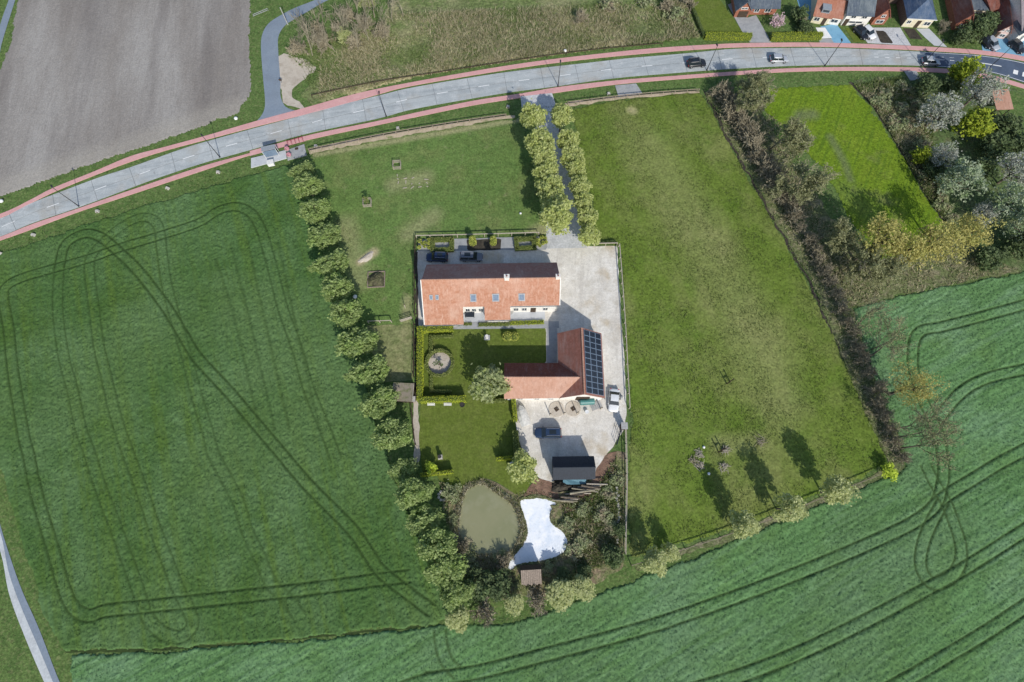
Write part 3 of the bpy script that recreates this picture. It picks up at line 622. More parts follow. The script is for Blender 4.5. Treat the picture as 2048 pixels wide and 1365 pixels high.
DL = [(1412, 190), (1452, 265), (1508, 362), (1568, 466), (1632, 584), (1676, 684), (1720, 796), (1782, 925)]
blades('ditch_grass', [(x - 9, y) for x, y in DL] + [(x + 4, y) for x, y in reversed(DL)], 6500, .5, .09, 'blade_green', 91, 'rank grass hanging over the ditch edge', .8, .3)
blades('ditch_grass', [(x + 2, y) for x, y in DL] + [(x + 22, y) for x, y in reversed(DL)], 6500, .5, .08, 'blade_dry', 92, 'dry grass on the hedge side of the ditch', .8, .3)
# ---------------------------------------------------------------- building materials
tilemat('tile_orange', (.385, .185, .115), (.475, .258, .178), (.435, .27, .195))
tilemat('tile_shade', (.33, .165, .14), (.39, .215, .185), (.30, .20, .18))  # farmhouse tile again, north slope's shade partly put into the colours
tilemat('tile_red', (.255, .105, .077), (.32, .15, .115), (.21, .125, .10))
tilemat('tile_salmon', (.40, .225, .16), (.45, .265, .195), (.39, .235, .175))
tilemat('tile_dull', (.30, .125, .08), (.36, .165, .11), (.28, .14, .10))
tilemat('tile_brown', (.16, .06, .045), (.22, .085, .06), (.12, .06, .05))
tilemat('slate', (.075, .095, .125), (.11, .135, .165), (.10, .125, .13))
tilemat('slate_blue', (.05, .085, .15), (.075, .115, .19), (.09, .12, .16))
tilemat('tile_greypink', (.20, .175, .185), (.27, .235, .245), (.18, .17, .19))
flat('plaster_white', (.78, .76, .71), .8, .2)
flat('plaster_cream', (.70, .64, .48), .8, .2)
flat('brick_red', (.36, .15, .10), .85, .1, var=.2)
flat('brick_brown', (.22, .16, .13), .85, .1, var=.2)
flat('plaster_pink', (.58, .44, .40), .8, .2)
flat('mortar', (.62, .52, .45), .9, .1)
flat('concrete_grey', (.42, .42, .41), .85, .1, var=.15)
flat('window_dark', (.03, .045, .06), .12, .6)
flat('glass_sky', (.16, .22, .30), .08, .8)
flat('frame_white', (.75, .75, .72), .5, .3)
flat('frame_lead', (.30, .33, .36), .5, .4)
flat('wood_dark', (.07, .05, .035), .8, .2)
flat('wood_weathered', (.33, .27, .22), .85, .1, var=.25, sc=6)
flat('wood_pale', (.50, .45, .37), .85, .1, var=.2, sc=6)
flat('metal_black', (.026, .034, .048), .6, .2)
flat('solar_cell', (.018, .026, .045), .22, .5)
flat('solar_frame', (.26, .34, .46), .4, .4, .2)
flat('lead_grey', (.22, .23, .24), .6, .3)

def vwall(m, a, b, zf, th=.3, inward=(0, 0)):
    """upright wall a->b with its top following roof height zf(x, y); split where the ridge crosses"""
    ts = [0., 1.]
    if (a[1] > .05) != (b[1] > .05) and abs(a[1] - b[1]) > .1 and a[1] * b[1] < 0: ts = [0., a[1] / (a[1] - b[1]), 1.]
    P = [(a[0] + (b[0] - a[0]) * t, a[1] + (b[1] - a[1]) * t) for t in ts]
    top = [(x, y, zf(x, y)) for x, y in P]
    d = Vector((b[0] - a[0], b[1] - a[1], 0)).normalized(); n = Vector((-d.y, d.x, 0)) * th
    front = [Vector((a[0], a[1], 0)), Vector((b[0], b[1], 0))] + [Vector(p) for p in reversed(top)]
    k = len(front)
    m.add(front + [p + n for p in front], [tuple(range(k)), tuple(range(2 * k - 1, k - 1, -1))] + [(i, i + k, (i + 1) % k + k, (i + 1) % k) for i in range(k)])
def window(parent, x, y, z, w, h, ny=-1, frame='frame_white', pane='window_dark', name='window'):
    """a window on a wall facing local -y (ny=-1) or +y: frame with a glass pane set into it"""
    t = .09; m = MB(); yo = y + ny * .05
    m.box((x, yo, z + h / 2 - t / 2), (w, .1, t)).box((x, yo, z - h / 2 + t / 2), (w, .1, t))
    m.box((x - w / 2 + t / 2, yo, z), (t, .1, h - 2 * t)).box((x + w / 2 - t / 2, yo, z), (t, .1, h - 2 * t)).box((x, yo, z), (t * .7, .08, h - 2 * t))
    f = ob(name, m, frame, parent)
    ob('pane', MB().box((x, y + ny * .02, z), (w - t, .04, h - t)), pane, f)
    return f
def slope_rect(m, x0, x1, y0, y1, zf, lift, th):
    m.slab([(x0, y0, zf(x0, y0) + lift), (x1, y0, zf(x1, y0) + lift), (x1, y1, zf(x1, y1) + lift), (x0, y1, zf(x0, y1) + lift)], th)

# ---------------------------------------------------------------- the long farmhouse
house = thing('farmhouse', 'long white farmhouse with orange tiled roof and roof windows', 'house', (-3.9, 40.4, 0), math.radians(1.0))
RZ = 7.4
zh = lambda x, y: RZ - (.852 * -y if y < 0 else .87 * y)
south = [(-12.7, 0), (12.7, 0), (12.7, -4.05), (3.5, -4.05), (3.5, -6.1), (-1.32, -6.1), (-1.32, -4.05), (-5.33, -4.05), (-5.33, -6.7), (-12.7, -6.7)]
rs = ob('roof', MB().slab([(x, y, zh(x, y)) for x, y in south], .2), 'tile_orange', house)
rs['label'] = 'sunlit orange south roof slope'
rn = ob('roof', MB().slab([(-12.6, .02, RZ - .02), (12.7, .02, RZ - .02), (12.7, 5.45, zh(0, 5.45)), (-12.6, 5.45, zh(0, 5.45))], .2), 'tile_shade', house)
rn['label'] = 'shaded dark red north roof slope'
m = MB()
for k in range(64): m.tube((-12.7 + k * .397, 0, RZ + .02), (-12.7 + k * .397 + .375, 0, RZ + .03), .13, .15, 6)
ob('ridge_tiles', m, 'tile_salmon', rs)['kind'] = 'stuff'
for x in (-12.75, 12.75):
    m = MB(); m.slab([(x - .08, 0, RZ + .07), (x + .08, 0, RZ + .07), (x + .08, -4.05 if x > 0 else -6.7, zh(0, -4.05 if x > 0 else -6.7) + .07), (x - .08, -4.05 if x > 0 else -6.7, zh(0, -4.05 if x > 0 else -6.7) + .07)], .22)
    ob('verge_mortar', m, 'plaster_white', rs)
wz = lambda x, y: zh(x, y) - .24
m = MB()
for a, b in (((-12.4, 5.1), (-12.4, -6.35)), ((-12.4, -6.35), (-5.65, -6.35)), ((-5.65, -6.35), (-5.65, -3.75)), ((-5.65, -3.75), (-1.0, -3.75)), ((-1.0, -3.75), (-1.0, -5.75)), ((-1.0, -5.75), (3.2, -5.75)),
             ((3.2, -5.75), (3.2, -3.75)), ((3.2, -3.75), (12.4, -3.75)), ((12.4, -3.75), (12.4, 5.1)), ((12.4, 5.1), (-12.4, 5.1))):
    vwall(m, a, b, wz)
ob('wall', m, 'plaster_white', house)
for x in (-4.6, -3.4, -2.1): window(house, x, -3.75, 1.6, .9, 1.6)
for x in (4.6, 6.2, 10.2): window(house, x, -3.75, 1.6, 1.0, 1.5)
dr = ob('door', MB().box((7.9, -3.78, 1.1), (1.0, .1, 2.1)), 'wood_dark', house); ob('handle', MB().box((8.25, -3.86, 1.05), (.06, .06, .2)), 'lead_grey', dr)
for x in (0., 2.1): window(house, x, -5.75, 1.15, .9, .9)
for x in (-11, -9, -7): window(house, x, -6.35, 1.0, .9, .8)
for x in (-10, -6.5, -2, 2, 6, 10): window(house, x, 5.1, 1.4, 1.0, 1.3, 1)
for cx, s, hh in ((2.95, .85, .9), (12.25, .7, .75)):
    c = ob('chimney', MB().box((cx, .0, RZ + hh / 2 - .3), (s, s * .75, hh + .7)).box((cx, 0, RZ + hh + .1), (s + .16, s * .75 + .16, .14)), 'plaster_white', house)
    ob('flue', MB().tube((cx, 0, RZ + hh + .17), (cx, 0, RZ + hh + .42), .15, .14, 8), 'tile_brown', c)
for x, w, d in ((-3.3, 1.15, 1.15), (.85, 1.3, 1.15), (5.65, 1.2, 1.1), (-11.1, .62, .75), (-9.98, .62, .75)):
    yc = -2.8 if w > 1 else -2.62
    m = MB(); t = .16
    for x0, x1, y0, y1 in ((x - w / 2, x + w / 2, yc - d / 2, yc - d / 2 + t), (x - w / 2, x + w / 2, yc + d / 2 - t, yc + d / 2), (x - w / 2, x - w / 2 + t, yc - d / 2 + t, yc + d / 2 - t), (x + w / 2 - t, x + w / 2, yc - d / 2 + t, yc + d / 2 - t)):
        slope_rect(m, x0, x1, y0, y1, zh, .12, .14)
    f = ob('skylight', m, 'frame_lead', house)
    p = MB(); slope_rect(p, x - w / 2 + t, x + w / 2 - t, yc - d / 2 + t, yc + d / 2 - t, zh, .07, .05)
    ob('pane', p, 'glass_sky', f)
for x0, x1, y in ((-12.7, -5.33, -6.78), (-1.32, 3.5, -6.18), (3.52, 12.7, -4.13)): ob('gutter', MB().box(((x0 + x1) / 2, y, zh(0, y) - .06), (x1 - x0, .14, .12)), 'lead_grey', house)

# ---------------------------------------------------------------- the barn with solar panels (L shaped)
barn = thing('barn', 'L shaped red tiled barn with solar panels on one slope', 'barn', (12.5, 25.3, 0), 0)
zr, ze, hw = 6.0, 2.8, 4.1
zb = lambda x, y: zr - (zr - ze) / hw * abs(x)
yN, yS = 6.15, -6.05
ob('roof', MB().slab([(0, yN, zr), (-hw, yN, ze), (-hw, .45, ze), (-.5, -2.9, 5.61), (-hw, -6.05, ze), (0, yS, zr)], .18), 'tile_red', barn)['label'] = 'dark red slope facing the garden'
ob('roof', MB().slab([(.02, yN, zr - .01), (.02, yS, zr - .01), (hw, yS, ze), (hw, yN, ze)], .18), 'tile_red', barn)['label'] = 'slope covered with solar panels'
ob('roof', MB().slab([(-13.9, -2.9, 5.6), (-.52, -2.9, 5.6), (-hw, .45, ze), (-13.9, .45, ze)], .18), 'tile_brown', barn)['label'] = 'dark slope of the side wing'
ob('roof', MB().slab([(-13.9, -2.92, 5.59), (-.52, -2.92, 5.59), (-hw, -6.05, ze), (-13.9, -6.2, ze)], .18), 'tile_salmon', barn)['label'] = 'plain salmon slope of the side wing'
m = MB()
for k in range(31): m.tube((0, yS + k * .394, zr + .02), (0, yS + k * .394 + .37, zr + .03), .12, .14, 6)
for k in range(33): m.tube((-13.9 + k * .397, -2.91, 5.62), (-13.9 + k * .397 + .375, -2.91, 5.63), .11, .13, 6)
ob('ridge_tiles', m, 'tile_salmon', barn)['kind'] = 'stuff'
m = MB(); wb = lambda x, y: zb(x, y) - .22
def gable(m, y, x0, x1, zf, th):
    pts = [Vector((x0, y, 0)), Vector((x1, y, 0)), Vector((x1, y, zf(x1, y))), Vector((0, y, zf(0, y))), Vector((x0, y, zf(x0, y)))]
    m.add(pts + [p + Vector((0, th, 0)) for p in pts], [(0, 1, 2, 3, 4), (9, 8, 7, 6, 5)] + [(i, i + 5, (i + 1) % 5 + 5, (i + 1) % 5) for i in range(5)])
gable(m, -5.75, -3.8, 3.8, wb, .3); gable(m, 5.55, -3.8, 3.8, wb, .3)
m.box((3.65, -.1, 1.3), (.3, 11.0, 2.6)).box((-3.65, 3.0, 1.3), (.3, 4.9, 2.6))
m.box((-8.8, -5.7, 1.3), (9.7, .3, 2.6)).box((-8.8, .1, 1.3), (9.7, .3, 2.6))
pts = [Vector((-13.6, -5.85, 0)), Vector((-13.6, .25, 0)), Vector((-13.6, .25, 2.7)), Vector((-13.6, -2.9, 5.3)), Vector((-13.6, -5.85, 2.6))]
m.add(pts + [p + Vector((.3, 0, 0)) for p in pts], [(4, 3, 2, 1, 0), (5, 6, 7, 8, 9)] + [(i, i + 5, (i + 1) % 5 + 5, (i + 1) % 5) for i in range(5)])
ob('wall', m, 'plaster_white', barn)
for x in (-11, -8, -5.5): window(barn, x, -5.85, 1.3, 1.0, 1.0)
dr = ob('door', MB().box((.3, -5.8, 1.3), (2.4, .1, 2.5)), 'wood_dark', barn); ob('handle', MB().box((1.2, -5.88, 1.2), (.06, .06, .25)), 'lead_grey', dr)
# solar array: every panel its own part, framed, cells as sub-part
fr = MB(); gl = MB()
L3, W3 = 1.06, 1.02
def sp(u, v, lift):   # u metres down the slope measured in plan, v along the ridge
    return (u, v, zb(u, v) + lift)
for c in range(3):
    for r in range(11):
        u0 = .42 + c * 1.16; v0 = -5.72 + r * 1.055; u1 = u0 + 1.12; v1 = v0 + 1.02
        f = ob('solar_panel', MB().slab([sp(u0, v0, .16), sp(u1, v0, .16), sp(u1, v1, .16), sp(u0, v1, .16)], .05), 'solar_frame', barn)
        e = .05
        ob('cells', MB().slab([sp(u0 + e, v0 + e, .175), sp(u1 - e, v0 + e, .175), sp(u1 - e, v1 - e, .175), sp(u0 + e, v1 - e, .175)], .01), 'solar_cell', f)

# ---------------------------------------------------------------- sheds
shed = thing('metal_shed', 'black ribbed metal shed beside the wood pile', 'shed', (10.52, 7.1, 0), math.radians(.8))
zs = lambda x, y: 4.2 - .62 * abs(y)
for s, nm in ((1, 'shaded ribbed roof slope'), (-1, 'sunlit ribbed roof slope')):
    rf = ob('roof', MB().slab([(-3.6, 0, 4.2), (3.6, 0, 4.2), (3.6, s * 1.95, zs(0, 1.95)), (-3.6, s * 1.95, zs(0, 1.95))], .06), 'metal_black', shed); rf['label'] = nm
    m = MB()
    for k in range(25):
        x = -3.55 + k * .296; m.slab([(x - .03, s * .02, 4.2 + .02), (x + .03, s * .02, 4.22), (x + .03, s * 1.95, zs(0, 1.95) + .035), (x - .03, s * 1.95, zs(0, 1.95) + .035)], .05)
    ob('roof_ribs', m, 'metal_black', rf)['kind'] = 'stuff'
ob('ridge_cap', MB().tube((-3.62, 0, 4.2), (3.62, 0, 4.2), .09, .09, 6), 'metal_black', shed)
m = MB(); zw = lambda x, y: zs(x, y) - .1
for a, b in (((-3.4, 1.75), (-3.4, -1.75)), ((3.4, -1.75), (3.4, 1.75)), ((-3.4, -1.75), (3.4, -1.75)), ((3.4, 1.75), (-3.4, 1.75))): vwall(m, a, b, zw, .08)
ob('wall', m, 'metal_black', shed)
dr = ob('door', MB().box((0, 1.8, 1.2), (2.6, .06, 2.3)), 'lead_grey', shed); ob('handle', MB().box((1, 1.86, 1.1), (.06, .06, .3)), 'metal_black', dr)

hut = thing('wooden_hut', 'small weathered plank hut on the bank of the white pool', 'hut', (3.05, -9.6, 0), math.radians(3))
for k in range(11):
    x = -1.6 + k * .3
    ob('roof_plank', MB().slab([(x, .65, 3.0), (x + .27, .65, 3.0), (x + .27, -1.55 - .08 * (k % 3), 2.25), (x, -1.55 - .08 * (k % 3), 2.25)], .05), 'wood_weathered', hut)
ob('back_roof', MB().slab([(-1.62, .66, 2.98), (1.72, .66, 2.98), (1.72, 1.35, 2.2), (-1.62, 1.35, 2.2)], .06), 'wood_dark', hut)
m = MB()
for a, b in (((-1.45, 1.1), (-1.45, -1.3)), ((-1.45, -1.3), (1.55, -1.3)), ((1.55, -1.3), (1.55, 1.1)), ((1.55, 1.1), (-1.45, 1.1))): m.box(((a[0] + b[0]) / 2, (a[1] + b[1]) / 2, 1.1), (abs(a[0] - b[0]) + .08, abs(a[1] - b[1]) + .08, 2.15))
ob('wall', m, 'wood_weathered', hut)

c0 = G(806, 784, 1.8)
coop = thing('hen_coop', 'low hen coop with mossy flat roof beside the trees', 'coop', (c0.x, c0.y, 0), math.radians(-3))
gmat('moss_roof', (.23, .20, .16), [((.12, .14, .06), .8, .45, .62, .9), ((.35, .28, .24), 1.5, .55, .7, .7)], (6, .6, .05))
ob('roof', MB().slab([(-1.9, -1.75, 1.75), (1.9, -1.75, 1.75), (1.9, 1.6, 2.0), (-1.9, 1.6, 2.0)], .1), 'moss_roof', coop)
ob('wall', MB().box((0, -.1, .85), (3.4, 3.0, 1.65)), 'wood_dark', coop)
for x in (-1.85, 1.85): ob('roof_batten', MB().box((x, -.08, 1.93), (.1, 3.3, .1)), 'wood_pale', coop)
c1 = G(822, 798, 1.2)
box_ = thing('nest_box', 'grey lidded box against the hen coop', 'box', (c1.x, c1.y, 0), math.radians(-3))
ob('body', MB().box((0, 0, .5), (1.3, .8, 1.0)), 'wood_weathered', box_); ob('lid', MB().slab([(-.75, -.5, 1.05), (.75, -.5, 1.05), (.75, .5, 1.2), (-.75, .5, 1.2)], .06), 'concrete_grey', box_)
c2 = G(1249, 852, 1.9)
cb = thing('meter_cabinet', 'grey capped square pillar at the yard gate', 'pillar', (c2.x, c2.y, 0), 0)
ob('body', MB().box((0, 0, .9), (.95, .95, 1.8)), 'wood_dark', cb); ob('cap', MB().box((0, 0, 1.86), (1.15, 1.2, .12)), 'concrete_grey', cb)
c3 = G(2002, 203, 2.2)
rsd = thing('garden_shed', 'open shed with salmon roof among the blossom trees', 'shed', (c3.x, c3.y, 0), math.radians(4))
ob('roof', MB().slab([(-1.9, -2.3, 2.3), (1.9, -2.3, 2.3), (1.9, 2.5, 3.0), (-1.9, 2.5, 3.0)], .1), 'tile_salmon', rsd)
for x in (-1.6, 1.6):
    for y in (-2., 2.2): ob('post', MB().box((x, y, 1.1 + (.15 if y > 0 else 0)), (.15, .15, 2.2 + (.5 if y > 0 else 0))), 'wood_dark', rsd)
ob('back_wall', MB().box((0, 2.3, 1.3), (3.4, .1, 2.6)), 'wood_weathered', rsd)

# ---------------------------------------------------------------- village houses along the road
def volume(root, x0, x1, depth, eave, ridge, mode, wallm, roofm, y0=0., over=.35, wins=(), chim=None, doors=()):
    w = x1 - x0; xc = (x0 + x1) / 2; d = depth
    A, B = x0 - over, x1 + over; C, D = y0 - over, y0 + d + over
    if mode == 'side':
        k = (ridge - eave) / (d / 2); yr = y0 + d / 2; e = eave - k * over
        for P in ([(A, yr, ridge), (B, yr, ridge), (B, C, e), (A, C, e)], [(A, yr + .02, ridge - .01), (B, yr + .02, ridge - .01), (B, D, e), (A, D, e)]):
            ob('roof', MB().slab(P, .16), roofm, root)
        prof = [(y0, eave - .1), (yr, ridge - .22), (y0 + d, eave - .1)]
        m = MB()
        for x in (x0, x1 - .25):
            pts = [Vector((x, y0, 0)), Vector((x, y0 + d, 0))] + [Vector((x, y, z)) for y, z in reversed(prof)]
            m.add(pts + [p + Vector((.25, 0, 0)) for p in pts], [(4, 3, 2, 1, 0), (5, 6, 7, 8, 9)] + [(i, i + 5, (i + 1) % 5 + 5, (i + 1) % 5) for i in range(5)])
        m.box((xc, y0 + .14, (eave - .1) / 2), (w - .5, .25, eave - .1)).box((xc, y0 + d - .14, (eave - .1) / 2), (w - .5, .25, eave - .1))
        ob('wall', m, wallm, root)
    elif mode == 'front':
        k = (ridge - eave) / (w / 2); e = eave - k * over
        for P in ([(xc, C, ridge), (xc, D, ridge), (A, D, e), (A, C, e)], [(xc + .02, C, ridge - .01), (xc + .02, D, ridge - .01), (B, D, e), (B, C, e)]):
            ob('roof', MB().slab(P, .16), roofm, root)
        m = MB()
        for y in (y0, y0 + d - .25):
            pts = [Vector((x0, y, 0)), Vector((x1, y, 0)), Vector((x1, y, eave - .1)), Vector((xc, y, ridge - .22)), Vector((x0, y, eave - .1))]
            m.add(pts + [p + Vector((0, .25, 0)) for p in pts], [(0, 1, 2, 3, 4), (9, 8, 7, 6, 5)] + [(i, i + 5, (i + 1) % 5 + 5, (i + 1) % 5) for i in range(5)])
        m.box((x0 + .14, y0 + d / 2, (eave - .1) / 2), (.25, d - .5, eave - .1)).box((x1 - .14, y0 + d / 2, (eave - .1) / 2), (.25, d - .5, eave - .1))
        ob('wall', m, wallm, root)
    else:
        h = w / 2 * .9; r0, r1 = (xc, y0 + h), (xc, y0 + d - h); e = eave - .15
        for P in ([(A, C, e), (B, C, e), (*r0, ridge)], [(B, D, e), (A, D, e), (*r1, ridge)], [(A, D, e), (A, C, e), (*r0, ridge), (*r1, ridge)], [(B, C, e), (B, D, e), (*r1, ridge), (*r0, ridge)]):
            ob('roof', MB().slab(P, .14), roofm, root)
        ob('wall', MB().box((xc, y0 + d / 2, (eave - .1) / 2), (w, d, eave - .1)), wallm, root)
        ob('gutter', MB().box((xc, C - .06, e + .02), (w + 2 * over, .12, .1)), 'frame_white', root)
    for x, z, ww, hh in wins: window(root, x, y0, z, ww, hh)
    for x, ww, hh in doors:
        dd = ob('door', MB().box((x, y0 - .04, hh / 2), (ww, .1, hh)), 'wood_dark', root); ob('handle', MB().box((x + ww * .35, y0 - .12, hh * .5), (.05, .05, .2)), 'lead_grey', dd)
    if chim:
        c = ob('chimney', MB().box((chim[0], chim[1], ridge + .1), (.6, .6, 1.4)), wallm, root); ob('flue', MB().tube((chim[0], chim[1], ridge + .8), (chim[0], chim[1], ridge + 1.05), .12, .12, 8), 'tile_brown', c)
def vhouse(label, pl, pr, dz=0):
    a = G(*pl); b = G(*pr); d = b - a; w = d.length
    return thing('village_house', label, 'house', ((a.x + b.x) / 2, (a.y + b.y) / 2, 0), math.atan2(d.y, d.x), 'houses across the road'), w
t, w = vhouse('brick house with garage gable and slate roof behind the first hedge', (1467, 35), (1495, 35))
volume(t, -w / 2, w / 2, 13, 2.3, 4.3, 'front', 'brick_red', 'slate', wins=[(0, 2.35, 1.6, .5)], doors=[(.2, 2.2, 1.6)])
volume(t, w / 2 + .3, w / 2 + 6.5, 10, 2.2, 4.6, 'side', 'brick_red', 'slate', .8, .5, wins=[(w / 2 + 1.8, 1.2, 1.2, 1.0), (w / 2 + 4.4, 1.2, 1.4, 1.0)])
t, w = vhouse('cream fronted cottage with orange roof beside blue paving', (1620, 46), (1652, 51))
volume(t, -w / 2, w / 2, 8, 2.2, 4.6, 'side', 'plaster_cream', 'tile_dull', wins=[(-.9, 1.2, 1.3, 1.0)], doors=[(.9, .8, 1.8)], chim=(-1.5, 5.6))
volume(t, w / 2, w / 2 + 2.6, 6.5, 2.0, 3.8, 'side', 'plaster_white', 'tile_dull', .4, .2, wins=[(w / 2 + 1.3, 1.1, 1.6, .9)])
m = MB(); m.box((.2, 1.2, 3.0), (1.8, 1.6, .9)).box((.2, 1.2, 3.5), (2.0, 1.9, .12))
dm = ob('dormer', m, 'frame_lead', t); ob('pane', MB().box((.2, .38, 3.05), (1.4, .05, .5)), 'window_dark', dm)
t, w = vhouse('white two storey house with dark slate roof', (1681, 51), (1730, 53))
volume(t, -w / 2, w / 2, 10, 3.0, 5.6, 'side', 'plaster_white', 'slate', wins=[(-1.2, 2.3, 1.2, .7), (1.3, 2.3, 1.2, .7), (0, 1.0, 3.2, .6)], doors=[(-w / 2 + .7, .9, 1.7)], chim=(2, 5))
t, w = vhouse('narrow red brick gable house with rust red roof', (1741, 50), (1767, 50))
volume(t, -w / 2, w / 2, 13, 2.5, 4.6, 'front', 'brick_red', 'tile_brown', wins=[(0, 2.3, 1.0, .7), (0, .9, 1.8, .9)])
t, w = vhouse('beige fronted house with blue slate hipped roof', (1802, 54), (1855, 57))
volume(t, -w / 2, w / 2, 12, 2.6, 5.0, 'hip', 'plaster_cream', 'slate_blue', wins=[(2.1, 1.2, 1.5, 1.0), (-2.2, 1.4, 1.0, .9)], doors=[(.1, .9, 1.8)], chim=(.6, 6.5))
ob('side_cladding', MB().box((-w / 2 - .02, 6, 1.2), (.1, 11.9, 2.4)), 'brick_brown', t)
t, w = vhouse('long low house with brown red roof behind dark bushes', (1902, 60), (1930, 62))
volume(t, -w / 2, w / 2, 14, 2.3, 4.6, 'front', 'brick_red', 'tile_brown', wins=[(0, 1.2, 1.4, 1.)])
volume(t, w / 2, w / 2 + 4, 8, 2.4, 2.9, 'side', 'plaster_cream', 'slate', 4, .2, wins=[(w / 2 + 2, 1.2, 1.2, .9)])
t, w = vhouse('small white gabled cottage with brown roof at the right', (1984, 76), (2006, 79))
volume(t, -w / 2, w / 2, 9, 2.3, 4.0, 'front', 'plaster_pink', 'tile_brown', wins=[(-.6, 2.2, .7, .6), (.5, 2.2, .7, .6), (.3, .9, 1.2, .8)], doors=[(-.9, .7, 1.6)])
t, w = vhouse('large house with grey pink roof in the top right corner', (2021, 82), (2085, 72))
volume(t, -w / 2, w / 2, 12, 3.2, 6.2, 'side', 'plaster_white', 'tile_greypink', wins=[(-1, 1.6, 1.0, 1.4), (2, 1.6, 1.2, 1.2)], chim=(0, 6))
volume(t, -w / 2 - .5, -w / 2 + 2.6, 3.4, 2.6, 4.4, 'front', 'plaster_white', 'slate', -.8, .2, wins=[(-w / 2 + 1.05, 1.4, .8, 1.5)])
for k, (px, py) in enumerate(((2001, 29), (2015, 29), (2007, 37), (2021, 37), (2014, 45))):
    zz = 4.4 - (py - 29) * .045; p = t.matrix_basis.inverted() @ G(px, py, zz)
t, w = vhouse('dark roofed outbuilding behind the brown cottage', (1965, 40), (1990, 30))
volume(t, -w / 2, w / 2, 9, 2.6, 4.2, 'side', 'brick_red', 'tile_brown')
t, w = vhouse('rear house with grey roof at the top right edge', (1935, 18), (1962, 14))
volume(t, -w / 2, w / 2, 9, 2.6, 4.4, 'side', 'plaster_white', 'slate')
t, w = vhouse('slate roofed neighbour behind the white house', (1775, 8), (1800, 8))
volume(t, -w / 2, w / 2, 8, 2.6, 4.6, 'side', 'brick_brown', 'tile_brown')

# front gardens and drives across the road
sheet('front_drive', [(1468, 34), (1495, 36), (1512, 31), (1543, 86), (1500, 86), (1483, 62), (1455, 10), (1466, 6)], .05, 'paving_grey', label='grey drive of the brick garage house')
sheet('front_lawn', [(1372, 0), (1440, 0), (1483, 62), (1495, 78), (1408, 78), (1395, 55)], .05, 'lawn', .1, label='bright mown lawn left of the brick house')
sheet('front_lawn', [(1516, 34), (1600, 18), (1640, 76), (1545, 80)], .05, 'verge_grass', .1, label='lawn with pink blossom tree')
sheet('blue_paving', [(1592, -6), (1625, -2), (1627, 40), (1612, 40), (1600, 20)], .055, 'paving_blue', label='blue paving beside the cream cottage')
sheet('blue_paving', [(1640, 54), (1672, 48), (1702, 87), (1668, 87), (1652, 62)], .055, 'paving_blue', label='blue drive in front of the cream cottage')
sheet('white_terrace', [(1631, 56), (1650, 56), (1664, 77), (1642, 78)], .06, 'white_paint', label='white paved forecourt of the cream cottage')
sheet('front_drive', [(1637, 78), (1668, 78), (1670, 88), (1640, 88)], .052, 'paving_grey', label='paved strip before the white forecourt')
sheet('front_lawn', [(1690, 57), (1712, 56), (1728, 84), (1708, 85)], .055, 'lawn', label='small lawn before the white house')
sheet('front_drive', [(1714, 56), (1800, 56), (1822, 92), (1735, 87)], .045, 'drive_gravel', label='gravel forecourt of the brick gable house')
sheet('front_bed', [(1752, 62), (1768, 62), (1787, 88), (1760, 86)], .055, 'dark_earth_shade', .1, label='planted bed before the brick gable house')
sheet('front_bed', [(1806, 57), (1828, 58), (1845, 80), (1820, 78)], .055, 'dark_earth_shade', label='bordered bed before the beige house')
sheet('front_drive', [(1832, 58), (1858, 58), (1894, 95), (1868, 92), (1850, 76)], .05, 'terrace_pale', label='cream drive of the beige house')
sheet('front_drive', [(1960, 70), (2060, 84), (2080, 118), (1965, 104)], .05, 'paving_blue', label='pale blue forecourt at the right')
PI = math.pi
# ---------------------------------------------------------------- plants
leafmat('leaf_willow', (.20, .285, .085), (.47, .57, .24), (.34, .46, .14), .5)
leafmat('leaf_linden', (.36, .42, .13), (.70, .74, .34), (.54, .60, .20), .5)
leafmat('leaf_garden', (.26, .32, .13), (.56, .60, .33), (.40, .48, .16), .5)
leafmat('leaf_oak', (.33, .32, .10), (.62, .56, .20), (.46, .46, .14), .45)
leafmat('leaf_blossom', (.27, .29, .23), (.56, .57, .51), (.28, .34, .21), .35)  # blossom albedo lowered; the dim corner's shade is in this colour
leafmat('leaf_blossom_green', (.20, .27, .14), (.44, .50, .36), (.22, .31, .13), .3)
leafmat('leaf_pink', (0.528, 0.363, 0.396), (0.792, 0.605, 0.638), None, .3)
leafmat('leaf_budding', (.25, .27, .13), (.42, .43, .24), None, .5)
leafmat('leaf_yellowwillow', (.40, .45, .18), (.66, .69, .37), None, .5)
leafmat('leaf_bright', (0.324, 0.446, 0.041), (0.702, 0.810, 0.108), None, .35)
leafmat('leaf_dark', (.08, .115, .05), (.19, .25, .11), (.12, .18, .065), .4)
leafmat('leaf_bramble', (.26, .32, .14), (.50, .54, .32), (.50, .43, .31), .5)
leafmat('leaf_hedge', (.30, .38, .03), (.60, .65, .08), None, .4)
leafmat('leaf_hedge_dull', (.16, .21, .06), (.36, .40, .13), None, .4)
leafmat('leaf_box', (.32, .38, .06), (.62, .64, .16), None, .3)
leafmat('leaf_yellowgreen_dark', (0.170, 0.238, 0.020), (0.442, 0.510, 0.051), None, .3)
gmat('bark', (.12, .10, .08), [((.2, .17, .13), 3, .45, .65, .8)], (8, .6, .03))
gmat('bark_grey', (.24, .22, .16), [((.34, .31, .24), 3, .45, .65, .8)], (8, .6, .03))
gmat('twig_brown', (.265, .235, .165), [((.35, .315, .23), 2, .45, .65, .8)])
gmat('hedge_core', (.09, .12, .03))

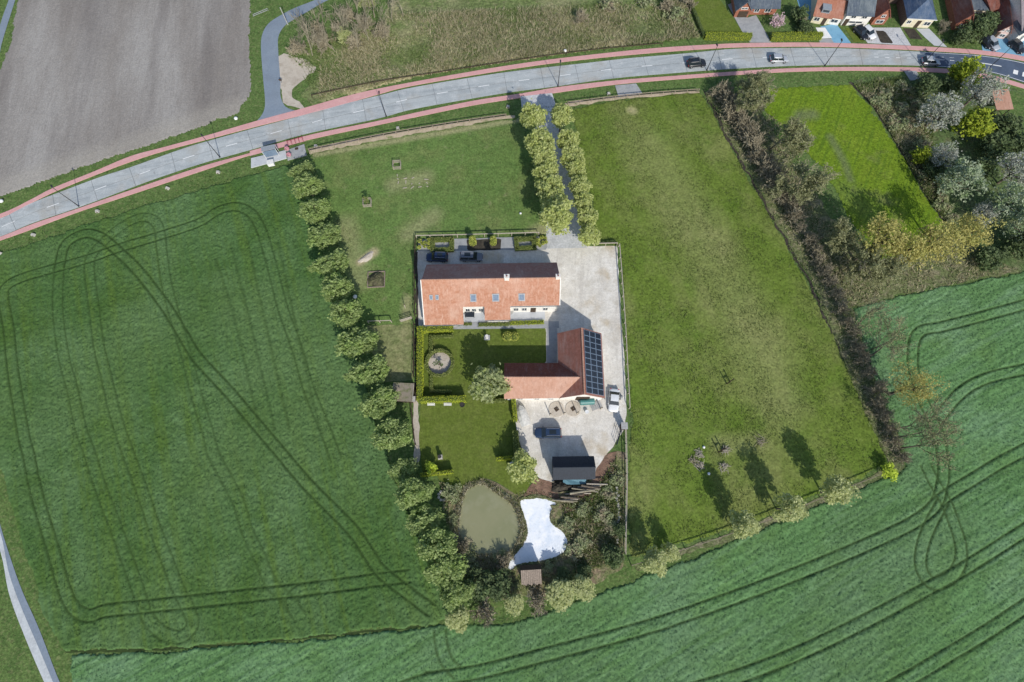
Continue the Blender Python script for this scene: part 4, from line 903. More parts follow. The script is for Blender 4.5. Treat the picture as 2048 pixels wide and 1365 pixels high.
def leafmesh(name, C, size, rng, up=1.3):
    """one small folded leaf face per centre"""
    n = len(C)
    nrm = rng.normal(0, 1, (n, 3)); nrm[:, 2] = np.abs(nrm[:, 2]) + up
    nrm /= np.linalg.norm(nrm, axis=1)[:, None]
    a = np.cross(nrm, rng.normal(0, 1, (n, 3))); a /= np.linalg.norm(a, axis=1)[:, None] + 1e-9
    b = np.cross(nrm, a)
    s = (size * rng.uniform(.6, 1.35, n))[:, None]
    V = np.stack([C - a * s, C - b * s * .55 + nrm * s * .12, C + a * s, C + b * s * .55 + nrm * s * .12], 1)
    return fast_mesh(name, V.reshape(-1, 3), np.arange(4 * n).reshape(n, 4))
def clumps(R, Rz, zc, nc, rng, fill=.75, low=-.75, lump=.22):
    out = []
    ph = rng.uniform(0, 6.28, 4)
    while len(out) < nc:
        d = rng.normal(0, 1, 3); d /= np.linalg.norm(d)
        if d[2] < low: continue
        t = math.atan2(d[1], d[0])
        k = 1 + lump * (math.sin(3 * t + ph[0]) * .5 + math.sin(5 * t + ph[1] + d[2] * 3) * .5 + math.sin(2 * t + ph[2] - d[2] * 4) * .4)
        r = rng.uniform(fill, 1.0) * k * .86
        out.append((d[0] * R * r, d[1] * R * r, zc + d[2] * Rz * r))
    return np.array(out)
def crown_pts(R, Rz, zc, nc, per, cr, rng, **kw):
    c = clumps(R, Rz, zc, nc, rng, **kw)
    sz = cr * rng.uniform(.6, 1.3, nc)
    p = rng.normal(0, 1, (nc, per, 3)); p /= np.linalg.norm(p, axis=2)[:, :, None]
    p *= rng.uniform(.25, 1., (nc, per, 1)) ** .5
    p = c[:, None, :] + p * sz[:, None, None] * np.array([1, 1, .8])
    inner = rng.normal(0, .33, (nc * per // 5, 3)) * np.array([R, R, Rz]) + np.array([0, 0, zc])
    return np.concatenate([p.reshape(-1, 3), inner]), c
def grow(m, p, d, L, r, lev, rng, spread=.6, twig=.035, kids=3, upb=.12):
    """recursive limb: bent segments that fork"""
    q = p
    for k in range(2):
        e = (d + Vector(rng.normal(0, .13, 3)) + Vector((0, 0, upb))).normalized()
        q2 = q + e * (L / 2); r2 = max(r * .78, twig)
        m.tube(q, q2, r, r2, 5 if r > .09 else 3, False); q, r, d = q2, r2, e
        if lev > 0 and k == 0:
            f = (d + Vector(rng.normal(0, spread, 3))).normalized(); grow(m, q, f, L * .7, max(r * .55, twig), lev - 1, rng, spread, twig, kids, upb)
    if lev > 0:
        for _ in range(kids):
            f = (d + Vector(rng.normal(0, spread, 3))).normalized()
            grow(m, q, f, L * rng.uniform(.6, .85), max(r * .65, twig), lev - 1, rng, spread, twig, kids, upb)
def leafy_proto(name, R, Rz, zc, nc, per, cr, size, leaf, seed, bark='bark', **kw):
    rng = np.random.default_rng(seed)
    t = bpy.data.objects.new(name, None); COL.objects.link(t); t.empty_display_size = .3
    P, c = crown_pts(R, Rz, zc, nc, per, cr, rng, **kw)
    ob('crown', leafmesh('crown', P, size, rng), leaf, t)
    m = MB(); zt = max(zc - Rz * .55, .6)
    m.tube((0, 0, -.1), (.05, .03, zt), .05 * R + .07, .035 * R + .05, 7)
    for k in rng.choice(len(c), min(12, len(c)), False):
        e = Vector(c[k]); s = Vector((.05, .03, zt - rng.uniform(0, .4))); mid = s.lerp(e, .5) + Vector((0, 0, .25))
        m.tube(s, mid, .03 * R + .02, .02 * R + .02, 4, False); m.tube(mid, e, .02 * R + .02, .02, 4, False)
    ob('trunk', m, bark, t)
    return t
def bare_proto(name, Ht, r, lev, seed, leaf=None, nleaf=0, lsize=.2, spread=.5, bark='twig_brown', kids=3, twig=.035, multi=1):
    rng = np.random.default_rng(seed)
    t = bpy.data.objects.new(name, None); COL.objects.link(t); t.empty_display_size = .3
    m = MB()
    for k in range(multi):
        d = Vector((rng.normal(0, .35), rng.normal(0, .35), 1)).normalized() if multi > 1 else Vector((0, 0, 1))
        b = Vector((rng.normal(0, .25), rng.normal(0, .25), -.1)) if multi > 1 else Vector((0, 0, -.1))
        grow(m, b, d, Ht * .36, r, lev, rng, spread, twig, kids)
    ob('trunk', m, bark, t)
    if leaf:
        V = np.array(m.v[len(m.v) // 4:]); V = V[V[:, 2] > Ht * .25]
        P = V[rng.integers(0, len(V), nleaf)] + rng.normal(0, .22, (nleaf, 3))
        ob('crown', leafmesh('crown', P, lsize, rng), leaf, t)
    return t
used = set()
def put(proto, x, y, label, cat='tree', group=None, s=1., sz=None, name=None, rz=None):
    if proto.name in used: o = copy_tree(proto)
    else: o = proto; used.add(proto.name)
    o.location = (x, y, 0); o.rotation_euler = (0, 0, rnd.uniform(0, 6.28) if rz is None else rz)
    o.scale = (s, s, sz or s)
    o['label'] = label; o['category'] = cat
    if group: o['group'] = group
    elif 'group' in o: del o['group']
    return o
# row of round willows on the left boundary
WP = [leafy_proto('willow_tree', 3.1, 2.3, 3.8, 60, 46, .8, .25, 'leaf_willow', 100 + i) for i in range(4)]
row = [(598, 334, .75), (612, 370, .95), (630, 419, 1.), (645, 469, 1.), (659, 526, 1.), (673, 577, 1.02), (694, 627, 1.05), (712, 686, 1.08), (737, 744, 1.05), (757, 804, 1.08), (782, 871, 1.08), (804, 936, .72), (827, 985, .98), (847, 1041, .95), (874, 1091, .98), (893, 1138, .98), (914, 1188, .88)]
for i, (px, py, s) in enumerate(row):
    p = G(px, py, 4.0)
    put(WP[i % 4], p.x, p.y, '%s round willow from the road in the left boundary row' % ORD[i], rz=.38 + rnd.choice((0, PI)) + rnd.uniform(-.15, .15), group='willows along the left boundary', s=s).scale = (s * rnd.uniform(.98, 1.16), s * rnd.uniform(.74, .88), s * rnd.uniform(.85, 1.1))
# clipped lindens of the avenue
LP = [leafy_proto('linden_tree', 2.45, 2.2, 4.6, 60, 44, .62, .22, 'leaf_linden', 200 + i, fill=.8) for i in range(4)]
for side, lst in (('left', [(1067, 236, 1.05), (1077, 285, 1.08), (1087, 312, 1.12), (1092, 340, 1.08), (1097, 371, 1.05), (1108, 402, 1.0), (1112, 440, 1.22)]),
                  ('right', [(1123, 231, .98), (1138, 278, .98), (1146, 310, 1.02), (1153, 335, .85), (1161, 370, .88), (1166, 400, .86), (1176, 430, .88), (1180, 466, .84)])):
    for i, (px, py, s) in enumerate(lst):
        p = G(px, py, 5.)
        put(LP[(i + (side == 'left')) % 4], p.x, p.y, '%s linden from the road in the %s avenue row' % (ORD[i], side), group='lindens lining the avenue', s=s * rnd.uniform(.93, 1.07), sz=s * rnd.uniform(.9, 1.12))
# garden trees
gt = leafy_proto('garden_tree', 3.3, 3.0, 4.2, 64, 34, .95, .33, 'leaf_garden', 301, lump=.3)
p = G(977, 762, 4.5); put(gt, p.x, p.y, 'bushy pale green tree at the end of the barn wing')
gt = leafy_proto('garden_tree', 2.5, 2.2, 3.0, 44, 30, .8, .26, 'leaf_linden', 302, lump=.3)
p = G(1046, 936, 3.); put(gt, p.x, p.y, 'light green tree beside the white ring by the yard')
gt = leafy_proto('garden_tree', 1.1, 1.0, 1.6, 14, 26, .45, .2, 'leaf_bright', 303)
p = G(862, 937, 1.6); put(gt, p.x, p.y, 'small vivid lime green tree by the short hedge')
gt = leafy_proto('garden_tree', .9, .8, 1.4, 6, 12, .4, .16, 'leaf_dark', 304)
p = G(879, 729, 1.); put(gt, p.x, p.y, 'small dark tree in the round gravel bed')
# young yellow willows on the lower boundary
YP = [leafy_proto('young_willow', 1.9, 3.4, 5.2, 46, 46, .7, .2, 'leaf_yellowwillow', 330 + i, lump=.35, low=-1) for i in range(3)]
for i, (px, py, s, sz, lb) in enumerate([(1466, 1050, 1.05, .88, 'pale young willow casting the first long shadow, left of three'), (1552, 1018, 1.05, .95, 'pale young willow casting a long shadow, middle of three'), (1642, 985, 1.15, .98, 'pale young willow casting a long shadow, right of three'),
                                         (1298, 1122, 1.0, .72, 'pale young willow at the lower paddock corner'), (1332, 1104, .7, .5, 'low willow bush next to the lower paddock corner'), (1117, 1184, 1.2, .48, 'light green willow right of the plank hut'), (1160, 1172, 1.0, .42, 'smaller light green willow right of the plank hut'),
                                         (918, 1232, .9, .5, 'yellow green bush below the willow row'), (1028, 1205, .8, .4, 'low yellow green bush under the plank hut')]):
    p = G(px, py); put(YP[i % 3], p.x, p.y, lb, group='young willows along the lower boundary', s=s, sz=sz)
bb = leafy_proto('bright_bush', 1.7, 1.3, 1.5, 22, 26, .6, .22, 'leaf_bright', 350)
p = G(1768, 943); put(bb, p.x, p.y, 'vivid yellow green bush at the lower right paddock corner', 'bush', None, .9, .8)
o = copy_tree(bb); p = G(1690, 975); o.location = (p.x, p.y, 0); o.scale = (.45, .45, .5); o['label'] = 'tiny yellow green shrub on the lower paddock margin'; o['category'] = 'bush'
# hedgerow on the right: bare thorn thicket and budding trees
TH = [bare_proto('thorn_bush', 3.4, .06, 3, 400 + i, None, 0, .2, .85, 'twig_brown', 3, .035, 8) for i in range(3)]
path = resample(catmull(GL([(1428, 192), (1470, 255), (1525, 350), (1580, 440), (1640, 545), (1680, 625), (1710, 700), (1745, 790), (1775, 865), (1800, 915)]), 6), 2.6)
for i, p in enumerate(path):
    k = 1.3 if p.y > 55 else .85
    put(TH[i % 3], p.x + rnd.uniform(-.5, .7) + (.4 if p.y > 55 else 0), p.y + rnd.uniform(-.5, .5), '%s bare thorn bush from the road along the ditch' % ORD[i], 'bush', 'bare thorn bushes along the ditch', k * rnd.uniform(.85, 1.15))
BT = [bare_proto('budding_tree', 9.0, .2, 4, 430 + i, 'leaf_budding', 5200, .17, .62, 'bark_grey', 3, .035) for i in range(3)]
bl = [(1500, 212, .95, 'budding tree at the road end of the hedgerow'), (1540, 300, 1.15, 'tall grey green budding tree beside the vivid pasture'), (1488, 250, 1.0, 'second budding tree from the road in the hedgerow'), (1590, 400, 1.15, 'budding tree halfway down the hedgerow'), (1638, 480, 1.0, 'budding tree left of the yellow oaks'),
      (1688, 550, 1.1, 'budding tree at the bend of the hedgerow'), (1730, 560, 1.0, 'budding tree under the yellow oaks, nearest the crop')]
for i, (px, py, s, lb) in enumerate(bl):
    p = G(px, py); put(BT[i % 3], p.x, p.y, lb, group='budding hedgerow trees', s=s)
NT = [bare_proto('bare_tree', 11.5, .17, 4, 450 + i, 'leaf_budding', 900, .12, .5, 'bark', 2, .03) for i in range(3)]
for i, (px, py, s, lb) in enumerate([(1712, 655, .95, 'bare tree leaning over the crop, uppermost of the ditch trees'), (1738, 715, 1.05, 'forked bare tree above the yellow leafed tree'), (1742, 700, .8, 'thin bare tree behind the forked bare tree'), (1780, 862, 1.05, 'bare tree just below the yellow leafed ditch tree'), (1784, 876, .95, 'straight bare tree, second below the yellow leafed ditch tree'), (1798, 898, 1.1, 'lowest bare tree at the corner of the ditch')]):
    p = G(px, py); put(NT[i % 3], p.x, p.y, lb, group='bare trees on the lower ditch', s=s)
OK = [leafy_proto('oak_tree', 3.6, 2.6, 6.2, 60, 30, .9, .17, 'leaf_oak', 470 + i, fill=.5, lump=.35) for i in range(3)]
for i, (px, py, s, lb) in enumerate([(1762, 482, 1.1, 'yellow leafed oak, left of the oak clump'), (1815, 500, 1.05, 'yellow leafed oak, lower middle of the clump'), (1868, 490, 1.1, 'yellow leafed oak, right middle of the clump'), (1940, 465, 1.0, 'olive yellow oak right of the oak clump')]):
    p = G(px, py, 8.); put(OK[i % 3], p.x, p.y, lb, group='yellow leafed oaks', s=s * 1.2, sz=s * 1.35)
lone = leafy_proto('maple_tree', 4.4, 3.0, 6.6, 80, 26, .9, .15, 'leaf_oak', 479, fill=.4, lump=.35); p = G(1832, 772, 7.); put(lone, p.x, p.y, 'wispy yellow leafed tree alone over the blue green crop')
# wild garden at the right: blossom and shrubs
BL = [leafy_proto('blossom_tree', 3.6, 3.3, 4.6, 60, 30, .9, .2, 'leaf_blossom', 500 + i, lump=.3) for i in range(2)] + [leafy_proto('blossom_tree', 3.4, 3.3, 4.4, 60, 30, .9, .22, 'leaf_blossom_green', 505, lump=.3)]
for i, (k, px, py, s, lb) in enumerate([(0, 1958, 185, 1.15, 'white blossom tree beside the salmon roofed shed'), (1, 1878, 228, 1.15, 'grey white blossom tree left of the shed'), (1, 1895, 305, .8, 'small white blossom tree under the grey white one'), (2, 1918, 365, 1.2, 'greenish white blossom tree by the pasture corner'), (0, 2035, 340, 1.1, 'white blossom tree at the right picture edge'), (2, 2020, 410, 1.15, 'pale green blossom tree below the right edge one'), (1, 1985, 420, .7, 'small white blossom bush above the oaks'), (2, 2060, 460, 1.2, 'pale blossom tree half out of the right edge')]):
    p = G(px, py, 4.6); put(BL[k], p.x, p.y, lb, group='blossom trees in the wild garden', s=s)
DK = [leafy_proto('dark_shrub', 2.6, 2.0, 2.1, 40, 30, .85, .28, 'leaf_dark', 520 + i) for i in range(3)]
YD = [leafy_proto('yew_tree', 2.7, 2.4, 3.0, 44, 32, .85, .28, 'leaf_yellowgreen_dark', 530 + i) for i in range(2)]
for i, (px, py, s, lb) in enumerate([(1928, 152, 1.2, 'yellow green tree at the road above the blossom'), (1946, 252, 1.25, 'dense yellow green tree below the salmon shed'), (1850, 305, .7, 'yellow green bush on the pasture edge')]):
    p = G(px, py, 3); put(YD[i % 2], p.x, p.y, lb, group='yellow green trees in the wild garden', s=s)
for i, (px, py, s, lb) in enumerate([(1985, 300, 1.2, 'dark shrub below the shed lawn'), (2010, 260, 1.1, 'dark shrub right of the yellow green tree'), (1960, 340, 1.0, 'dark shrub between two blossom trees'), (1870, 340, .9, 'dark shrub left of the greenish blossom'), (1900, 170, .9, 'dark shrub under the road side blossom'), (1850, 175, 1.0, 'dark shrub near the concrete crossing'),
                                     (1975, 520, 1.0, 'dark shrub at the crop edge below the oaks'), (2035, 500, 1.1, 'dark shrub at the right edge below blossom'), (2040, 290, 1.1, 'dark shrub at the right edge above blossom'),
                                     (955, 1170, .95, 'dark evergreen bush left of the plank hut'), (995, 1168, .9, 'dark evergreen bush touching the plank hut'), (1128, 1150, .5, 'dark bush right of the plank hut'), (1170, 1145, .5, 'dark bush below the white pool'), (1225, 1112, .7, 'dark bush at the end of the stone row'), (1240, 1060, .4, 'dark bush beside the stone row'),
                                     (1950, 62, 1.1, 'dark bush across the road before the long house'), (1972, 50, 1.0, 'dark bush beside the small white cottage'), (1925, 75, .9, 'dark bush by the far cycle path'), (1600, 30, .8, 'dark bush left of the blue paving'), (1612, 55, .7, 'dark bush before the cream cottage'), (690, 72, .9, 'green bush at the foot of the bare wood')]):
    p = G(px, py, 1.5); put(DK[i % 3], p.x, p.y, lb, 'bush', 'dark shrubs', s)
BR = [leafy_proto('bramble_bush', 1.5, .5, .45, 26, 24, .5, .18, 'leaf_bramble', 540 + i, lump=.4) for i in range(4)]
spots = [(905, 985), (890, 1010), (908, 1040), (915, 1075), (940, 1110), (970, 1120), (1000, 1115), (1118, 1020), (1135, 1050), (1142, 1065), (1150, 1100), (1135, 1120), (1165, 1020), (1190, 1000), (1215, 985), (1180, 1045), (1205, 1030), (1225, 1015), (1165, 1080), (1195, 1070), (1222, 1055), (1200, 1100), (1235, 960), (1232, 990), (945, 1140), (975, 1150), (1095, 1140), (1085, 1168), (1030, 1175)]
for i, (px, py) in enumerate([q for j, q in enumerate(spots) if j % 2 == 0]):
    p = G(px, py); put(BR[i % 4], p.x, p.y, '%s bramble bush %s' % (ORD[i], 'counting down the left bank of the green pond' if px < 1010 else 'in the scrub right of the white pool'), 'bush', 'scrub round the ponds', rnd.uniform(.65, 1.15))
spots = [(1770, 190), (1800, 220), (1820, 260), (1790, 250), (1840, 210), (1760, 210), (1800, 175), (1830, 190), (1850, 250), (1840, 290), (1870, 330), (1880, 410), (1900, 440), (1850, 350)]
for i, (px, py) in enumerate(spots):
    p = G(px, py); put(BR[i % 4], p.x, p.y, '%s scrub bush in the strip between vivid pasture and blossom trees' % ORD[i], 'bush', 'scrub beside the vivid pasture', rnd.uniform(1.0, 1.6))
# bare wood behind the junction
WT = [bare_proto('wood_tree', 9.5, .13, 3, 560 + i, None, 0, .2, .4, 'bark_grey', 3, .035) for i in range(4)]
wood = [(640, 112), (628, 100), (650, 70), (628, 92), (640, 60), (655, 84), (668, 98), (672, 62), (690, 88), (700, 58), (712, 80), (725, 50), (735, 72), (750, 42), (760, 62), (778, 48), (690, 50), (720, 40), (750, 30), (770, 18), (700, 72), (800, 30), (630, 108), (600, 104), (745, 85), (715, 100)]
for i, (px, py) in enumerate(wood):
    p = G(px, py); put(WT[i % 4], p.x + rnd.uniform(-1, 1), p.y + rnd.uniform(-1, 1), 'tall thin leafless tree in the bare wood behind the junction', 'tree', 'leafless trees of the bare wood', rnd.uniform(.6, .95))
for i, (px, py) in enumerate([(600, 108), (640, 92), (650, 100), (680, 75), (710, 95), (735, 60), (765, 75), (700, 45), (640, 75)]):
    p = G(px, py); put(TH[i % 3], p.x, p.y, 'leafless undergrowth bush at the foot of the bare wood', 'bush', 'undergrowth of the bare wood', 1.15)
for px, py, s, lb in [(690, 78, .9, 'fresh green bush on the edge of the bare wood'), (735, 5, 1., 'fresh green tree top inside the bare wood')]:
    p = G(px, py, 1.5); put(YP[0], p.x, p.y, lb, 'bush', None, s, .45)
# pink and grey shrubs across the road, dead tree by the hut
pk = leafy_proto('pink_blossom_tree', 2.3, 1.5, 1.9, 30, 16, .55, .17, 'leaf_pink', 580, fill=.4)
p = G(1556, 40, 2); put(pk, p.x, p.y, 'pink blossom tree on the lawn of the brick house')
for px, py, s, lb in [(1603, 52, .7, 'leafless shrub right of the pink blossom tree'), (970, 1215, 1.2, 'pale dead branching shrub below the evergreen bushes'), (1075, 1200, 1.2, 'bare shrub right below the plank hut'), (930, 1090, .7, 'bare shrub on the green pond bank'), (1010, 1120, .8, 'bare shrub between pond and hut'), (1160, 45, 1., 'bare bush at the top of the meadow'), (1375, 15, 1.1, 'bare bush by the mown lawn'), (1330, 20, 1., 'bare bush at the top edge of the meadow'), (1880, 62, .8, 'bare bush beside the beige house')]:
    p = G(px, py); put(TH[0], p.x, p.y, lb, 'bush', None, s)
for i, (px, py, lb) in enumerate([(1290, 8, 'green shrub at the top of the meadow'), (1215, 12, 'green shrub left of another in the meadow'), (1350, 35, 'green shrub by the mown lawn edge')]):
    p = G(px, py); put(BR[i], p.x, p.y, lb, 'bush', None, 1.6)

# ---------------------------------------------------------------- hedges and topiary
def hedge(label, px, w, h, leaf='leaf_hedge', dens=60, seed=1, close=False, name='hedge', z0=0.):
    rng = np.random.default_rng(seed)
    P = GL(px); 
    if close: P = P + [P[0]]
    base = P[0].copy()
    t = thing(name, label, 'hedge', (base.x, base.y, 0))
    core = MB(); pts = []
    for a, b in zip(P, P[1:]):
        d = b - a; L = d.length; u = d / L; n = Vector((-u.y, u.x, 0)); c = (a + b) / 2 - base
        core.box((c.x, c.y, h / 2 - .05 + z0), (L + w * .8, w - .16, h - .1), math.atan2(u.y, u.x))
        k = int(dens * (L + w) * (w + 2 * h))
        s = rng.uniform(-w / 2, L + w / 2, k); q = rng.uniform(0, w + 2 * h, k); jit = rng.normal(0, .05, (k, 3))
        side = np.where(q < h, -w / 2, np.where(q > h + w, w / 2, q - h - w / 2)); zz = np.where(q < h, q, np.where(q > h + w, w + 2 * h - q, h))
        pts.append(np.stack([a.x - base.x + u.x * s + n.x * side, a.y - base.y + u.y * s + n.y * side, zz + z0], 1) + jit)
    ob('foliage', leafmesh('foliage', np.concatenate(pts), .095, rng, .5), leaf, t)
    ob('branches', core, 'hedge_core', t)
    return t
hedge('bright yellow green hedge along the left side of the garden', [(842, 662), (842, 800)], .95, 1.7, seed=1)
hedge('bright yellow green hedge at the top of the square garden', [(848, 663), (903, 661)], .9, 1.6, seed=2)
hedge('bright yellow green hedge at the foot of the square garden', [(848, 803), (928, 801)], .9, 1.9, seed=3)
hedge('low dull hedge bounding the upper garden corner', [(905, 674), (863, 676), (863, 706)], .55, .8, 'leaf_hedge_dull', 60, 4)
hedge('low dull hedge bounding the lower garden corner', [(863, 755), (864, 784), (901, 785)], .5, .8, 'leaf_hedge_dull', 55, 5)
hedge('narrow hedge between lower lawn and gravel yard', [(1027, 803), (1030, 842)], .6, 1.8, 'leaf_hedge', 55, 6)
hedge('narrow hedge from yard corner down to the light tree', [(1031, 868), (1033, 905)], .9, 1.5, 'leaf_hedge_dull', 55, 7)
hedge('short yellow green hedge left of the white ring', [(996, 920), (1022, 917)], .5, 1.6, 'leaf_hedge', 55, 8)
hedge('short yellow green hedge above the left pond bank', [(846, 951), (904, 945)], .5, 1.6, 'leaf_hedge', 55, 9)
hedge('straggly hedge below the garden tree', [(968, 806), (1008, 803)], .5, 1.5, 'leaf_hedge_dull', 55, 10)
hedge('clipped box hedge around the left front bed', [(866, 483), (904, 482), (904, 502), (866, 503)], .8, .9, 'leaf_hedge_dull', 55, 11, True)
hedge('clipped box hedge around the right front bed', [(1032, 482), (1068, 480), (1068, 498), (1034, 500)], .8, .9, 'leaf_hedge_dull', 55, 12, True)
hedge('yellow green roadside hedge left of the grey drive', [(1412, 78), (1496, 79)], 1.1, 1.4, 'leaf_hedge', 55, 13)
hedge('yellow green roadside hedge right of the grey drive', [(1543, 80), (1636, 78)], 1.1, 1.5, 'leaf_hedge', 55, 14)
hedge('thin dark hedge between meadow and mown lawn', [(1374, 0), (1406, 76)], .6, 1.0, 'leaf_dark', 55, 15)
hedge('dark low hedge beside the yard entrance', [(1196, 490), (1228, 487)], .5, .9, 'leaf_dark', 55, 16)
hedge('low flowering border along the house front', [(960, 651), (1015, 650)], .6, .5, 'leaf_hedge_dull', 55, 17)
hedge('low bushy border along the terrace', [(1022, 648), (1084, 646)], .7, .6, 'leaf_hedge', 55, 18)
hedge('short low border left of the niche', [(918, 650), (942, 649)], .5, .4, 'leaf_hedge_dull', 55, 19)
c = G(880, 728); ring = [G(880, 728) + Vector((2.45 * math.cos(a), 2.45 * math.sin(a), 0)) for a in np.linspace(0, 2 * math.pi, 25)[:-1]]
rng = np.random.default_rng(77); t = thing('ring_hedge', 'circular dull hedge around the round gravel bed', 'hedge', (c.x, c.y, 0))
k = 2600; a = rng.uniform(0, 6.283, k); q = rng.uniform(0, 2.3, k); r = 2.45 + np.where(q < .9, -.22, np.where(q > 1.4, .22, q - 1.15)); zz = np.where(q < .9, q, np.where(q > 1.4, 2.3 - q, .9))
ob('foliage', leafmesh('foliage', np.stack([r * np.cos(a), r * np.sin(a), zz], 1) + rng.normal(0, .04, (k, 3)), .12, rng), 'leaf_hedge_dull', t)
m = MB(); 
for i in range(24):
    b0 = 2 * math.pi * i / 24; m.box((2.45 * math.cos(b0), 2.45 * math.sin(b0), .42), (.34, .7, .82), b0)
ob('branches', m, 'hedge_core', t)['kind'] = 'stuff'
ob('gravel_bed', MB().lathe((c.x, c.y, 0), [(2.3, .06), (2.3, .1), (.01, .12)], 32), 'gravel_pale', kind='structure', label='round pale gravel bed inside the ring hedge')

def topiary(label, px, py, r, h, shape, seed, group=None):
    rng = np.random.default_rng(seed); p = G(px, py)
    t = thing('topiary', label, 'topiary', (p.x, p.y, 0), group=group)
    if shape == 'ball':
        d = rng.normal(0, 1, (int(420 * r * r + 60), 3)); d /= np.linalg.norm(d, axis=1)[:, None]; C = d * r + np.array([0, 0, h - r])
        core = MB().lathe((0, 0, h - r), [(r * .2, -r * .9), (r * .75, -r * .6), (r * .92, 0), (r * .7, r * .62), (r * .1, r * .92)], 10)
    else:
        k = int(260 * r * h); a = rng.uniform(0, 6.28, k); z = rng.uniform(0, 1, k); rr = r * np.minimum(1, np.minimum(z * 6 + .3, ((1 - z) * 5) ** .6)) * (1 - .25 * z)
        C = np.stack([rr * np.cos(a), rr * np.sin(a), z * h], 1)
        core = MB().lathe((0, 0, 0), [(r * .5, 0), (r * .85, .3), (r * .7, h * .75), (r * .3, h * .93)], 10)
    ob('foliage', leafmesh('foliage', C + rng.normal(0, .03, C.shape), .11, rng, .2), 'leaf_box', t)
    ob('branches', core, 'hedge_core', t)
topiary('tall clipped column, left of two before the house', 946, 488, .75, 2.9, 'col', 1, 'column topiaries')
topiary('tall clipped column, right of two before the house', 987, 488, .7, 2.9, 'col', 2, 'column topiaries')
topiary('large clipped ball on the lawn, left of the pair', 1015, 675, .95, 1.5, 'ball', 3, 'lawn topiary pair')
topiary('large clipped ball on the lawn, right of the pair', 1029, 675, .85, 1.4, 'ball', 4, 'lawn topiary pair')
for i, (px, py, r) in enumerate([(841, 486, .42), (859, 484, .4), (846, 491, .32), (851, 488, .3), (858, 491, .3), (840, 498, .35), (850, 496, .3), (858, 498, .3)]):
    topiary('small clipped ball in the cluster at the left fence corner', px, py, r, r * 2 + .3, 'ball', 10 + i, 'ball cluster at the left fence corner')
for i, (px, py, r) in enumerate([(1076, 484, .4), (1083, 478, .36), (1075, 490, .4), (1085, 489, .4), (1092, 487, .34), (1090, 479, .3), (1080, 494, .3)]):
    topiary('small clipped ball in the cluster at the drive corner', px, py, r, r * 2 + .2, 'ball', 30 + i, 'ball cluster at the drive corner')
# ---------------------------------------------------------------- street lamps
flat('lamp_black', (.03, .03, .035), .5, .4)
flat('lamp_glass', (.5, .5, .48), .3, .5)
lamps = [(158, 413), (440, 315), (772.5, 233), (1116, 173), (1413.5, 141), (1649.5, 132), (1842, 133), (1970, 144)]
for i, (px, py) in enumerate(lamps):
    p = G(px, py)
    t = thing('street_lamp', '%s black street lamp from the left along the road' % ORD[i], 'street lamp', (p.x, p.y, 0), 0, 'street lamps along the road')
    h = 6.6
    ob('pole', MB().tube((0, 0, 0), (0, 0, 1.2), .11, .10, 8).tube((0, 0, 1.2), (0, 0, h), .08, .05, 8), 'lamp_black', t)
    n = lane_pt(min(range(0, len(NED), 4), key=lambda k: (NED[k] - p).length), .5, 0) - p; n.z = 0; n.normalize()
    hd = ob('lamp_head', MB().box((n.x * .35, n.y * .35, h + .05), (.75, .3, .16), math.atan2(n.y, n.x), .8), 'lamp_black', t)
    ob('lens', MB().box((n.x * .4, n.y * .4, h - .045), (.5, .2, .04), math.atan2(n.y, n.x)), 'lamp_glass', hd)
    ob('base_plate', MB().tube((0, 0, 0), (0, 0, .12), .2, .18, 8), 'lamp_black', t)

# ---------------------------------------------------------------- fences
def fence(label, px, spacing, h, mat, rails=(.45, .95), post=.12, rail=.05, group=None, pm=None):
    P = resample(catmull(GL(px), 6) if len(px) > 2 else GL(px), spacing)
    o = P[0]; t = thing('fence', label, 'fence', (o.x, o.y, 0))
    pme = None
    for p in P:
        q = p - o
        if pme is None: pme = MB().box((0, 0, h / 2), (post, post, h)).mesh('post')
        ob('post', pme, pm or mat, t, loc=(q.x, q.y, 0))
    for a, b in zip(P, P[1:]):
        a = a - o; b = b - o; d = b - a
        for z in rails: ob('rail', MB().box(((a.x + b.x) / 2, (a.y + b.y) / 2, z * h), (d.length - post * .4, rail * 1.5, .15), math.atan2(d.y, d.x)), mat, t)
    return t
fence('weathered post and rail fence along the front paddock', [(620, 305), (760, 276), (900, 252), (1030, 233)], 2.7, 1.15, 'wood_weathered')
fence('post and rail fence along the road side of the right paddock', [(1135, 211), (1240, 198), (1330, 190), (1405, 185)], 2.7, 1.1, 'wood_weathered')
fence('pale post and rail fence before the house garden', [(834, 477), (960, 474), (1097, 470)], 2.75, 1.2, 'wood_pale', (.92,), .13, .09)
fence('post and rail fence down the right side of the yard', [(1237, 494), (1242, 560), (1249, 660), (1253, 740), (1258, 830)], 2.75, 1.3, 'wood_pale', (.95,), .12, .09)
fence('short pale fence beside the yard entrance', [(1188, 492), (1236, 491)], 2.3, 1.1, 'wood_pale', (.92,), .12, .09)
fence('cross fence with gate between the two left paddocks', [(738, 647), (800, 645)], 2.2, 1.25, 'wood_pale', (.95,), .14, .08)
fence('dark fence between left paddock and house', [(832, 480), (830, 560), (831, 645)], 2.8, 1.2, 'wood_dark', (.5, .95))
fence('dark fence left of the bright hedge', [(829, 650), (829, 720), (828, 770)], 2.6, 1.2, 'wood_dark', (.5, .95))
fence('dark fence along the bark path', [(823, 805), (828, 860), (834, 905)], 2.6, 1.2, 'wood_dark', (.5, .95))
fence('pale wire fence beside the stone row', [(1250, 860), (1252, 960), (1250, 1050), (1249, 1130)], 2.6, 1.2, 'wood_pale', (.3, .95), .11, .07)
fence('grey post fence below the right paddock', [(1262, 1130), (1400, 1087), (1500, 1052), (1600, 1012), (1700, 972), (1790, 935)], 3.2, 1.1, 'wood_weathered', (.9,), .12, .05)
